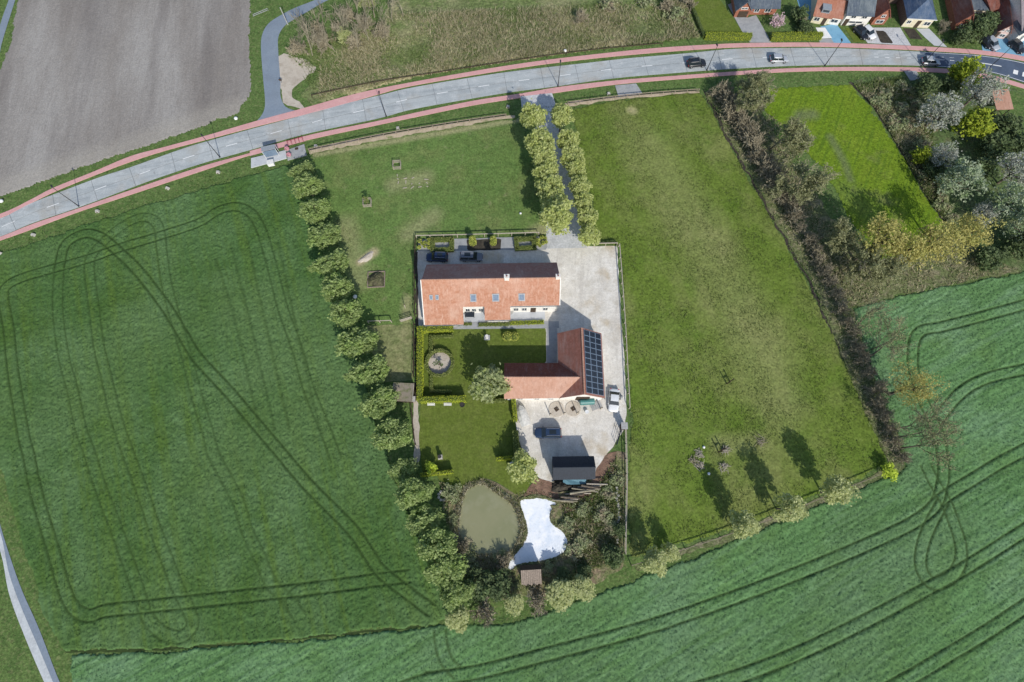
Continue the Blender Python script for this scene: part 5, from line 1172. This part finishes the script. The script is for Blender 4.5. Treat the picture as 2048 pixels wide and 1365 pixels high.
fence('thin wire fence along the meadow roadside', [(625, 196), (760, 168), (880, 150), (1020, 128), (1180, 106), (1330, 92)], 4.5, .9, 'wood_dark', (.9,), .09, .05)
# wooden field gate
a = G(802, 645); b = G(830, 643); d = b - a; t = thing('field_gate', 'open lattice field gate between the left paddocks', 'gate', (a.x, a.y, 0), math.atan2(d.y, d.x) + .25)
L = d.length * .85
for z in (.25, .5, .75, 1.0, 1.2): ob('gate_rail', MB().box((L / 2, 0, z), (L, .05, .1)), 'wood_pale', t)
for x in (.05, L / 2, L - .05): ob('gate_stile', MB().box((x, .06, .7), (.09, .05, 1.2)), 'wood_pale', t)
# yard gate at the bottom right
a = G(1243, 850); b = G(1232, 890); d = b - a; t = thing('yard_gate', 'thin dark metal gate standing at the yard corner', 'gate', (a.x, a.y, 0), math.atan2(d.y, d.x))
L = d.length
for z in (.2, .6, 1.0, 1.4): ob('gate_rail', MB().tube((0, 0, z), (L, 0, z), .035, .035, 6), 'metal_black', t)
for x in (0, L / 2, L): ob('gate_stile', MB().tube((x, 0, .05), (x, 0, 1.5), .045, .045, 6), 'metal_black', t)

# ---------------------------------------------------------------- vehicles
flat('tyre', (.02, .02, .022), .8, .2); flat('rim_metal', (.45, .46, .48), .35, .5, .6)
flat('car_glass', (.02, .028, .035), .08, .7); flat('lamp_red', (.4, .02, .02), .3, .5); flat('lamp_clear', (.7, .72, .74), .15, .6)
flat('plastic_black', (.03, .03, .032), .6, .3)
for n, c in (('paint_navy', (.018, .035, .085)), ('paint_grey', (.16, .175, .21)), ('paint_white', (.82, .83, .83)), ('paint_black', (.02, .022, .028)), ('paint_silver', (.42, .45, .49)), ('paint_blue', (.03, .055, .11))): flat(n, c, .25, .6, .15, var=.03)
def loft(secs):
    m = MB(); k = len(secs[0]); vs = [v for s in secs for v in s]; fs = []
    for i in range(len(secs) - 1):
        for j in range(k): fs.append((i * k + j, i * k + (j + 1) % k, (i + 1) * k + (j + 1) % k, (i + 1) * k + j))
    fs += [tuple(range(k - 1, -1, -1)), tuple(range((len(secs) - 1) * k, len(secs) * k))]
    return m.add(vs, fs)
def car(label, px, py, heading, paint, kind='hatch', L=4.3, Wd=1.8, Ht=1.5, group=None, z=.06):
    p = G(px, py, .6); t = thing('car', label, 'car', (p.x, p.y, z), heading, group)
    w = Wd / 2; belt = .88 * Ht / 1.5
    st = [(-.5, .60, .80), (-.49, .92, .86), (-.42, .97, .93), (-.25, 1, .97), (.05, 1, 1.), (.24, 1, .97), (.30, .99, .93), (.42, .95, .82), (.48, .86, .72), (.5, .62, .62)]
    secs = []
    for x, kw, kz in st:
        ww = w * kw; zb = .22 if abs(x) < .46 else .3; zt = belt * kz
        secs.append([(x * L, -ww * .86, zb), (x * L, ww * .86, zb), (x * L, ww, zb + .18), (x * L, ww, zt - .16), (x * L, ww * .93, zt - .03), (x * L, ww * .6, zt + .02), (x * L, -ww * .6, zt + .02), (x * L, -ww * .93, zt - .03), (x * L, -ww, zt - .16), (x * L, -ww, zb + .18)])
    body = ob('body', loft(secs), paint, t, smooth=True)
    r0, r1, f0, f1 = {'hatch': (-.47, -.36, .06, .24), 'estate': (-.48, -.43, .08, .25), 'suv': (-.47, -.41, .07, .24), 'sedan': (-.36, -.20, .06, .22)}[kind]
    zb, zt = belt - .03, Ht - .04
    gb, gt = w * .92, w * .74
    lo = [(r0 * L, -gb), (f1 * L, -gb), (f1 * L, gb), (r0 * L, gb)]; up = [(r1 * L, -gt), (f0 * L, -gt), (f0 * L, gt), (r1 * L, gt)]
    ob('windows', MB().add([(x, y, zb) for x, y in lo] + [(x, y, zt) for x, y in up], [(3, 2, 1, 0), (4, 5, 6, 7), (0, 1, 5, 4), (1, 2, 6, 5), (2, 3, 7, 6), (3, 0, 4, 7)]), 'car_glass', t)
    rr = MB(); n = 7
    xs = np.linspace(r1 * L - .04, f0 * L + .06, n)
    rr = loft([[(x, -gt * 1.03, zt - .03), (x, gt * 1.03, zt - .03), (x, gt * .95, zt + .04 - .03 * abs(i / 3 - 1) ** 2), (x, 0, zt + .065 - .04 * abs(i / 3 - 1) ** 2), (x, -gt * .95, zt + .04 - .03 * abs(i / 3 - 1) ** 2)] for i, x in enumerate(xs)])
    roof = ob('roof', rr, paint, t)
    if kind in ('suv', 'estate'):
        for s in (-1, 1): ob('roof_rail', MB().box(((r1 + f0) / 2 * L, s * gt * .9, zt + .09), ((f0 - r1) * L * .9, .05, .05)), 'rim_metal', roof)
        ob('sunroof', MB().box(((r1 + f0 * 1.3) / 2 * L, 0, zt + .068), ((f0 - r1) * L * .5, gt * 1.1, .01)), 'car_glass', roof)
    for s in (-1, 1):
        ob('pillar', loft([[(a[0] + e, s * a[1], a[2]) for e in (-.05, .05)] + [(a[0] + e, s * (a[1] - .05), a[2]) for e in (.05, -.05)] for a in ((-.12 * L, gb + .012, zb), (-.13 * L, gt + .015, zt))]), paint, t)
        for x in (-.31, .31):
            wh = ob('wheel', MB().tube((x * L, s * (w - .2), .31), (x * L, s * (w + .01), .31), .31, .31, 14), 'tyre', t)
            ob('rim', MB().tube((x * L, s * (w - .05), .31), (x * L, s * (w + .025), .31), .19, .18, 10), 'rim_metal', wh)
        ob('headlight', MB().box((.475 * L, s * w * .66, belt * .64), (.16, .34, .13), -s * .25), 'lamp_clear', t)
        ob('tail_light', MB().box((-.49 * L, s * w * .74, belt * .8), (.1, .22, .2)), 'lamp_red', t)
        ob('mirror', MB().box((.19 * L, s * (w + .07), belt + .04), (.12, .18, .12)), paint, t)
    ob('bumper', MB().box((.485 * L, 0, .36), (.12, Wd * .82, .16)), 'plastic_black', t); ob('bumper', MB().box((-.49 * L, 0, .38), (.12, Wd * .86, .16)), 'plastic_black', t)
    return t
PI = math.pi
car('dark navy hatchback parked behind the house, left car', 874, 515, PI - .03, 'paint_navy', 'suv', 4.3, 1.85, 1.6)
car('grey estate with roof rails parked behind the house', 943, 514, 0. - .02, 'paint_grey', 'estate', 4.6, 1.85, 1.55)
car('dark blue car parked in the yard near the black shed', 1096, 866, PI, 'paint_blue', 'estate', 4.8, 1.9, 1.5)
car('white sports car parked beside the solar barn', 1228, 801, -PI / 2 - .12, 'paint_white', 'sedan', 4.3, 1.95, 1.3)
def on_road(px, py, back=False):
    p = G(px, py); k = min(range(2, len(NED) - 4, 2), key=lambda q: (NED[q] - p).length); d = NED[k + 2] - NED[k - 2]
    return math.atan2(d.y, d.x) + (PI if back else 0)
car('black car driving on the road, leftmost of three', 1393, 127, on_road(1393, 127), 'paint_black', 'suv', 4.3, 1.85, 1.6, 'cars on the road')
car('silver car driving on the road, middle of three', 1558, 118, on_road(1558, 118), 'paint_silver', 'hatch', 4.1, 1.8, 1.45, 'cars on the road')
car('silver car driving on the dark asphalt, rightmost of three', 1862, 123, on_road(1862, 123), 'paint_silver', 'hatch', 4.1, 1.8, 1.45, 'cars on the road')
car('white car parked before the white house across the road', 1737, 66, -1.05, 'paint_white', 'hatch', 4.0, 1.75, 1.5, 'cars parked across the road')
car('black car parked beside the white one across the road', 1722, 66, -1.05, 'paint_black', 'hatch', 4.0, 1.75, 1.5, 'cars parked across the road')
car('black car parked by the small white cottage', 1972, 84, -1.1, 'paint_black', 'hatch', 4.0, 1.75, 1.5, 'cars parked across the road')
car('light blue grey car parked by the small white cottage', 1984, 88, -1.1, 'paint_silver', 'hatch', 4.0, 1.75, 1.5, 'cars parked across the road')
car('dark car parked before the corner house at the right', 2034, 94, -1.0, 'paint_black', 'hatch', 4.0, 1.75, 1.5, 'cars parked across the road')
# covered trailer
flat('tarp_white', (.70, .69, .64), .7, .2, var=.15)
p = G(1046, 832, .8); t = thing('boat_trailer', 'white tarpaulin covered boat trailer beside the narrow hedge', 'trailer', (p.x, p.y, .05), math.radians(108))
secs = [[(x, -w_, .45), (x, -w_ * 1.02, .8), (x, -w_ * .4, h_), (x, w_ * .4, h_), (x, w_ * 1.02, .8), (x, w_, .45)] for x, w_, h_ in ((-1.9, .85, 1.0), (-1.0, .95, 1.15), (0, .95, 1.25), (1., .8, 1.2), (1.7, .45, 1.0), (2.0, .1, .9))]
ob('cover', loft(secs), 'tarp_white', t)
ob('drawbar', MB().box((2.4, 0, .4), (1.0, .1, .1)), 'lead_grey', t)
for s in (-1, 1):
    wh = ob('wheel', MB().tube((-.6, s * .8, .35), (-.6, s * 1.0, .35), .3, .3, 12), 'tyre', t); ob('rim', MB().tube((-.6, s * .99, .35), (-.6, s * 1.02, .35), .16, .16, 8), 'rim_metal', wh)

# ---------------------------------------------------------------- yard clutter
flat('tank_teal', (.06, .20, .19), .45, .4); flat('blue_tarp', (.13, .27, .33), .5, .3); flat('pot_dark', (.05, .045, .045), .5, .4); flat('pink_cloth', (.62, .30, .35), .7, .2); flat('red_paint', (.38, .07, .09), .6, .3)
for i, (px, py) in enumerate(((1113, 819), (1146, 818))):
    p = G(px, py); t = thing('septic_cover', 'round concrete cover with square hatch, %s of two below the barn' % ('left', 'right')[i], 'cover', (p.x, p.y, .045), .6, 'round concrete covers')
    ob('slab', MB().lathe((0, 0, 0), [(1.42, 0), (1.42, .07), (1.36, .1), (.01, .1)], 28), 'gravel_pale', t)
    h = ob('hatch', MB().box((0, 0, .13), (.75, .75, .06)), 'wood_dark', t); ob('handle', MB().box((.15, 0, .18), (.2, .05, .04)), 'rim_metal', h)
for i, (px, py, lb) in enumerate(((1100, 831, 'left of the round covers'), (1128, 829, 'between the round covers'), (1154, 828, 'right of the round covers'), (1201, 819, 'beside the pallet near the barn corner'))):
    p = G(px, py); t = thing('timber_post', 'upright timber post ' + lb, 'post', (p.x, p.y, .04)); ob('shaft', MB().box((0, 0, .9), (.16, .16, 1.8)), 'wood_pale', t); ob('cap', MB().box((0, 0, 1.82), (.2, .2, .05), 0, .6), 'wood_dark', t)
p = G(1174, 804, .7); t = thing('oil_tank', 'teal horizontal tank against the barn gable', 'tank', (p.x, p.y, .04), math.radians(3))
ob('drum', MB().tube((-1.25, 0, .75), (1.25, 0, .75), .6, .6, 16).tube((-1.35, 0, .75), (-1.25, 0, .75), .45, .6, 16).tube((1.25, 0, .75), (1.35, 0, .75), .6, .45, 16), 'tank_teal', t)
for x in (-.8, .8): ob('cradle', MB().box((x, 0, .12), (.15, .9, .28)), 'lead_grey', t)
p = G(1192, 812); t = thing('pallet', 'grey sheet metal pallet lying beside the tank', 'pallet', (p.x, p.y, .05), .35)
for k in range(5): ob('board', MB().box((-.8 + k * .4, 0, .16), (.34, 1.4, .04)), 'concrete_grey', t)
for y in (-.6, 0, .6): ob('bearer', MB().box((0, y, .07), (2.0, .1, .12)), 'wood_weathered', t)
p = G(1173, 825); ob('white_bucket', MB().lathe((0, 0, 0), [(.26, 0), (.34, .5), (.36, .52), (.3, .52), (.05, .5)], 14), 'paint_white', label='white bucket beside the right timber post', cat='bucket', loc=(p.x, p.y, .05))
p = G(1195, 799); ob('white_can', MB().lathe((0, 0, 0), [(.3, 0), (.3, .5), (.2, .62), (.1, .66)], 12), 'paint_white', label='white can at the barn gable corner', cat='can', loc=(p.x, p.y, .05))
p = G(1235, 797); t = thing('hose_reel', 'grey round bundle on the yard fence by the white car', 'bundle', (p.x + .6, p.y, 0)); ob('drum', MB().tube((-.2, 0, .5), (.2, 0, .5), .45, .45, 14), 'concrete_grey', t); ob('stand', MB().box((0, 0, .2), (.5, .7, .4)), 'lead_grey', t)
# wood pile behind the shed: every log on its own
for i in range(22):
    top = i % 3; px = 1112 + (i * 37 % 70); py = 968 + (i * 53 % 36); p = G(px, py); a = rnd.uniform(-.22, .30); L = rnd.uniform(2.2, 4.6); r = rnd.uniform(.09, .2); z = .1 + r + (.32 * top)
    o = ob('log', MB().tube((-L / 2, 0, 0), (L / 2, 0, rnd.uniform(-.1, .15)), r, r * .8, 8), rnd.choice(('bark_grey', 'wood_pale', 'bark', 'wood_weathered')), label='long log or plank in the heap below the black shed', cat='log', group='logs heaped below the black shed', loc=(p.x + 1.0, p.y, z), rz=a)
p = G(1124, 972); V = []
rng = np.random.default_rng(5); m = MB()
def heap(name, label, px, py, rx, ry, h, mat, cat='heap', seed=0, n=18):
    rg = np.random.default_rng(seed); p = G(px, py); V = []; F = []
    for j in range(7):
        t = j / 6
        for i in range(n):
            a = 2 * PI * i / n; k = (1 - t) * (1 + .18 * math.sin(3 * a + seed) + rg.uniform(-.1, .1))
            V.append((rx * k * math.cos(a), ry * k * math.sin(a), h * (1 - (1 - t) ** 2) * rg.uniform(.85, 1.05)))
    F = [(j * n + i, j * n + (i + 1) % n, (j + 1) * n + (i + 1) % n, (j + 1) * n + i) for j in range(6) for i in range(n)] + [tuple(range(6 * n, 7 * n))]
    return ob(name, MB().add(V, F), mat, label=label, cat=cat, loc=(p.x, p.y, .04))
gmat('dung_green', (.10, .10, .055), [((.07, .065, .045), .8, .45, .62, .8), ((.15, .15, .08), 1.8, .5, .68, .8)], (4, .9, .15), grain=((2.5, .3),))
heap('soil_heap', 'dark soil heap at the left of the wood pile', 1122, 973, 1.9, 1.1, .9, 'dark_earth_shade', seed=2)
heap('manure_heap', 'dark round dung heap inside the square timber frame', 753, 560, 1.75, 1.8, 1.0, 'dung_green', seed=4)
heap('sand_mound', 'pale sand mound in the left paddock', 733, 516, 1.9, .8, .35, 'gravel_pale', seed=6).rotation_euler = (0, 0, .7)
p = G(753, 560); t = thing('heap_enclosure', 'square timber enclosure around the dung heap', 'enclosure', (p.x, p.y, .02), .05)
for x, y, sx, sy in ((0, 1.65, 3.4, .16), (0, -1.65, 3.4, .16), (-1.65, 0, .16, 3.1), (1.65, 0, .16, 3.1)): ob('beam', MB().box((x, y, .14), (sx, sy, .28)), 'wood_weathered', t)
p = G(1150, 963); ob('blue_sheet', MB().slab([(-2.2, -.5, .5), (-.6, -.6, .75), (1.8, -.5, .55), (1.9, .6, .8), (-.3, .6, 1.0), (-2.1, .5, .7)], .03), 'blue_tarp', label='blue sheet lying over timber behind the black shed', cat='sheet', loc=(p.x, p.y, 0))
# stones along the fence
flat('stone_white', (.55, .53, .49), .9, .1, var=.2); flat('stone_grey', (.36, .34, .31), .9, .1, var=.2)
def rock(seed, r):
    rg = np.random.default_rng(seed); m = MB().lathe((0, 0, 0), [(r * .6, -.1 * r), (r, .2 * r), (r * .85, .6 * r), (r * .3, .85 * r)], 7)
    m.v = [(x * rg.uniform(.75, 1.2), y * rg.uniform(.75, 1.2), z * rg.uniform(.8, 1.2)) for x, y, z in m.v]; return m.mesh('stone')
RK = [rock(i, .28) for i in range(4)]
for i, p in enumerate(resample(GL([(1233, 975), (1237, 1040), (1236, 1088)]), .45)):
    ob('stone', RK[i % 4], 'stone_white', label='pale stone in the row beside the lower fence', cat='stone', group='stone row beside the lower fence', loc=(p.x + rnd.uniform(-.2, .2), p.y, .05), rz=rnd.uniform(0, 6))
marks = [(2, 508, 'at the left picture edge'), (68, 471, 'second from the left edge'), (196, 424, 'third from the left edge'), (336, 378, 'fourth from the left edge'), (437, 346, 'left of the concrete platform'), (632, 294, 'right of the concrete platform'), (796, 258, 'at the middle of the front fence'), (1217, 189, 'beside the field crossing'), (1016, 215, 'left of the avenue mouth')]
for i, (px, py, lb) in enumerate(marks):
    p = G(px, py); t = thing('drain_head', 'small pale concrete drain head on the verge ' + lb, 'drain head', (p.x, p.y, 0), rnd.uniform(-.4, .4), 'drain heads along the verge')
    ob('block', MB().box((0, 0, .22), (.7, .6, .44), 0, .8), 'stone_white', t); ob('mouth', MB().tube((0, -.31, .2), (0, -.24, .2), .16, .16, 10), 'wood_dark', t)
for px, py, lb in ((473, 239, 'white round marker stone by the ploughed field corner'), (1130, 104, 'white round marker stone on the meadow roadside'), (5, 404, 'white round marker stone at the far left verge'), (1417, 948, 'white round lick bucket below the brushwood piles'), (1407, 895, 'small white bucket above the brushwood piles'), (711, 595, 'white tub beside the willow row'), (1041, 428, 'white ball lying on the front paddock')):
    p = G(px, py); s = .7 if 'small' in lb or 'ball' in lb or 'lick' in lb else 1.15
    ob('white_marker', MB().lathe((0, 0, 0), [(.2 * s, 0), (.34 * s, .12 * s), (.36 * s, .3 * s), (.22 * s, .45 * s), (.04, .48 * s)], 14), 'paint_white', label=lb, cat='marker', loc=(p.x, p.y, .03), smooth=True)
# ---------------------------------------------------------------- garden furniture
p = G(1025, 933, .6); t = thing('white_ring', 'white round stone well ring on the lower lawn', 'well', (p.x, p.y, .06))
n = 24; prof = [(.5, 0), (.78, 0), (.8, .65), (.72, .72), (.56, .72), (.5, .65)]; V = [(r * math.cos(2 * PI * i / n), r * math.sin(2 * PI * i / n), z) for r, z in prof for i in range(n)]
ob('ring', MB().add(V, [(j * n + i, j * n + (i + 1) % n, ((j + 1) % 6) * n + (i + 1) % n, ((j + 1) % 6) * n + i) for j in range(6) for i in range(n)]), 'paint_white', t)
ob('water', MB().lathe((0, 0, .3), [(.5, 0), (.5, .02), (.01, .02)], 20), 'window_dark', t)
p = G(974, 676); t = thing('sundial', 'small white sundial on a square slab in the lawn', 'sundial', (p.x, p.y, .06))
ob('slab', MB().box((0, 0, .05), (1.1, 1.0, .1)), 'paving_grey', t); ob('pedestal', MB().lathe((0, 0, .1), [(.28, 0), (.18, .15), (.14, .7), (.3, .85), (.3, .95)], 12), 'plaster_white', t)
p = G(881, 915); t = thing('garden_statue', 'pale stone pedestal with dark urn on the lower lawn', 'statue', (p.x, p.y, .06)); ob('pedestal', MB().box((0, 0, .35), (.8, .8, .7), .1, .85), 'stone_white', t); ob('urn', MB().lathe((0, 0, .7), [(.15, 0), (.1, .12), (.3, .4), (.34, .6), (.25, .6)], 12), 'pot_dark', t)
p = G(925, 811); ob('plant_pot', MB().lathe((0, 0, 0), [(.3, 0), (.45, .5), (.48, .55), (.4, .55), (.36, .45), (.02, .45)], 14), 'pot_dark', label='dark round plant pot below the lower hedge', cat='pot', loc=(p.x, p.y, .06))
for px, lb in ((863, 'left of two'), (896, 'right of two')):
    p = G(px, 810); t = thing('garden_bench', 'white slatted bench on the lower lawn, ' + lb, 'bench', (p.x, p.y, .06))
    for y in (-.18, -.06, .06): ob('seat_slat', MB().box((0, y, .42), (1.4, .1, .04)), 'frame_white', t)
    for z in (.6, .75): ob('back_slat', MB().box((0, .16, z), (1.4, .04, .1)), 'frame_white', t)
    for x in (-.6, .6):
        for y in (-.16, .14): ob('leg', MB().box((x, y, .2 if y < 0 else .4), (.06, .06, .4 if y < 0 else .8)), 'frame_white', t)
p = G(1022, 624, .7); t = thing('terrace_table', 'round grey table on the house terrace', 'table', (p.x, p.y, .08)); ob('top', MB().lathe((0, 0, .7), [(.5, 0), (.5, .05), (.01, .05)], 18), 'concrete_grey', t); ob('leg', MB().tube((0, 0, 0), (0, 0, .7), .06, .06, 8), 'lead_grey', t); ob('foot', MB().lathe((0, 0, 0), [(.3, 0), (.28, .05), (.02, .06)], 12), 'lead_grey', t)
p = G(940, 632); t = thing('court_table', 'dark low table set in the house niche', 'table', (p.x, p.y, .08)); ob('top', MB().box((0, 0, .7), (1.8, 1.1, .06)), 'metal_black', t)
for x in (-.8, .8):
    for y in (-.45, .45): ob('leg', MB().box((x, y, .34), (.07, .07, .68)), 'metal_black', t)
p = G(886, 992); t = thing('fire_ring', 'small ring of stones in the grass left of the pond', 'stone ring', (p.x, p.y, .03))
for k in range(9): ob('stone', RK[k % 4], 'stone_grey', t, loc=(.75 * math.cos(k * .698), .75 * math.sin(k * .698), 0), rz=k * 1.3)
# ---------------------------------------------------------------- paddock things
def crate(label, px, py, plant=False):
    p = G(px, py); t = thing('tree_guard', label, 'tree guard', (p.x, p.y, .03), .06)
    for x in (-.75, .75):
        for y in (-.75, .75): ob('post', MB().box((x, y, .6), (.12, .12, 1.2)), 'wood_weathered', t)
    for z in (.35, .7, 1.05):
        for s in (-1, 1): ob('rail', MB().box((0, s * .82, z), (1.6, .04, .12)), 'wood_pale', t); ob('rail', MB().box((s * .82, 0, z), (.04, 1.6, .12)), 'wood_pale', t)
    return p
crate('square wooden tree guard near the front fence', 795, 334); p = crate('square wooden tree guard with a sapling', 736, 409)
sp_ = leafy_proto('sapling', .7, .9, 1.8, 8, 14, .35, .14, 'leaf_hedge_dull', 610); put(sp_, p.x, p.y, 'young sapling inside the wooden tree guard')
for i, (px, py) in enumerate([(1398, 908), (1450, 900), (1520, 884), (1400, 932), (1446, 935), (1385, 922)]):
    rg = np.random.default_rng(70 + i); m = MB()
    for k in range(26):
        a = rg.uniform(0, 6.28); L = rg.uniform(.3, .8); c = rg.normal(0, .35, 2); z = rg.uniform(.08, .5)
        m.tube((c[0] - math.cos(a) * L, c[1] - math.sin(a) * L, z), (c[0] + math.cos(a) * L, c[1] + math.sin(a) * L, z + rg.uniform(-.1, .3)), .05, .025, 4, False)
    p = G(px, py); ob('brushwood_pile', m, rnd.choice(('wood_pale', 'twig_brown')), label='brushwood pile in the lower right paddock, %s' % ('upper left of the group', 'top of the group beside two posts', 'rightmost of the group', 'lowest of the group', 'lower right of the group', 'leftmost of the group')[i], cat='brushwood', group='brushwood piles in the right paddock', loc=(p.x, p.y, 0))
for px, py, lb in ((1456, 766, 'dark two post rubbing frame alone in the right paddock'), (1440, 902, 'dark two post rubbing frame among the brushwood piles')):
    p = G(px, py); t = thing('rubbing_post', lb, 'frame', (p.x, p.y, 0), .6)
    for x in (-.4, .4): ob('post', MB().box((x, 0, .95), (.18, .18, 1.9)), 'wood_dark', t)
    ob('crossbar', MB().box((0, 0, 1.0), (.9, .14, .16)), 'wood_dark', t)
p = G(822, 632); t = thing('lone_post', 'lone leaning post near the house gable', 'post', (p.x - 1.2, p.y + 1.6, 0)); ob('shaft', MB().tube((0, 0, 0), (.1, .05, 1.7), .09, .08, 6), 'wood_pale', t); ob('cap', MB().box((.1, .05, 1.72), (.16, .16, .04)), 'wood_dark', t)
for i in range(14):
    p = G(795 + (i * 29 % 72), 352 + (i * 17 % 26)); a = rnd.uniform(0, 3.1); L = rnd.uniform(.3, .9)
    ob('wood_scrap', MB().box((0, 0, .06), (L, .16, .08)), 'wood_pale', label='pale scrap of timber scattered on the front paddock', cat='timber', group='timber scraps on the front paddock', loc=(p.x, p.y, .08), rz=a)
# stub of pipe rail at the side road and the barrier pole
p = G(537, 22); q = G(508, 34); t = thing('guard_rail', 'pale low pipe rail beside the side road', 'rail', (p.x, p.y, 0)); d = q - p
ob('rail', MB().tube((0, 0, .6), (d.x, d.y, .6), .06, .06, 6), 'rim_metal', t); ob('rail', MB().tube((.1, -.5, .6), (d.x + .1, d.y - .5, .6), .06, .06, 6), 'rim_metal', t)
for k in (0, .5, 1): ob('post', MB().tube((d.x * k, d.y * k, 0), (d.x * k, d.y * k, .65), .05, .05, 6), 'rim_metal', t)
p = G(576, 50); t = thing('signpost', 'tall pale pole at the bend of the side road', 'pole', (p.x, p.y, 0)); ob('pole', MB().tube((0, 0, 0), (0, 0, 4.4), .13, .10, 8), 'concrete_grey', t); ob('cap', MB().lathe((0, 0, 4.4), [(.14, 0), (.12, .08), (.02, .12)], 8), 'concrete_grey', t)
p = G(564, 167); t = thing('signboard', 'small signboard on the gravel patch', 'sign', (p.x, p.y, .03)); ob('post', MB().tube((0, 0, 0), (0, 0, 1.2), .04, .04, 6), 'lead_grey', t); ob('board', MB().box((0, -.06, 1.0), (.6, .04, .5)), 'wood_dark', t)
# ---------------------------------------------------------------- concrete platform and stop at the road
sheet('platform', [(503, 318), (572, 302), (574, 318), (503, 337)], .22, 'terrace_pale', label='pale concrete platform beside the road', th=.2)
sheet('platform', [(574, 302), (609, 290), (614, 312), (576, 322)], .225, 'paving_grey', label='dark grey paved deck at the end of the platform', th=.2)
a = G(546, 312); t = thing('bus_shelter', 'glass sided bus shelter with pale flat roof on the platform', 'bus shelter', (a.x, a.y, .22), math.radians(15))
ob('roof', MB().box((0, .2, 2.1), (2.9, 1.15, .1)), 'frame_lead', t)
ob('back_panel', MB().box((0, -.4, 1.1), (2.9, .05, 1.7)), 'glass_sky', t)
for x in (-1.4, 1.4): ob('post', MB().box((x, -.4, 1.02), (.08, .08, 2.05)), 'frame_white', t); ob('post', MB().box((x, .75, 1.02), (.08, .08, 2.05)), 'frame_white', t)
ob('bench', MB().box((0, -.15, .45), (2.4, .4, .08)), 'frame_white', t)
a = G(542, 327, .6); t = thing('storage_box', 'white lidded box on the concrete platform', 'box', (a.x, a.y, .22), math.radians(14)); ob('body', MB().box((0, 0, .4), (1.3, 1.0, .8)), 'paint_white', t); ob('lid', MB().box((0, 0, .84), (1.4, 1.1, .08)), 'frame_white', t)
for px, py, lb in ((573, 297, 'upper'), (577, 309, 'lower')):
    a = G(px, py, 1.0); t = thing('flower_tub', 'round tub of pink flowers on the platform, %s of two' % lb, 'flower tub', (a.x, a.y, .22)); ob('tub', MB().lathe((0, 0, 0), [(.35, 0), (.5, .6), (.45, .6), (.02, .55)], 12), 'concrete_grey', t)
    rg = np.random.default_rng(90); d = rg.normal(0, 1, (160, 3)); d /= np.linalg.norm(d, axis=1)[:, None]; d[:, 2] = np.abs(d[:, 2])
    ob('flowers', leafmesh('flowers', d * .45 + np.array([0, 0, .6]), .13, rg), 'pink_cloth', t)
a = G(577, 290); b = G(607, 282); d = b - a; t = thing('cycle_rack', 'red framed cycle rack at the roadside path', 'cycle rack', (a.x, a.y, .1), math.atan2(d.y, d.x))
for k in range(5):
    x = d.length * k / 4; ob('hoop', MB().tube((x, -.4, 0), (x, -.4, .8), .04, .04, 6).tube((x, -.4, .8), (x, .5, .8), .04, .04, 6).tube((x, .5, .8), (x, .5, 0), .04, .04, 6), 'red_paint', t)
ob('bar', MB().tube((0, .5, .45), (d.length, .5, .45), .05, .05, 6), 'red_paint', t)
a = G(594, 299); ob('manhole_cover', MB().box((0, 0, .02), (.7, .6, .04), .25), 'wood_dark', label='dark square manhole cover on the grey deck', cat='cover', loc=(a.x, a.y, .225))
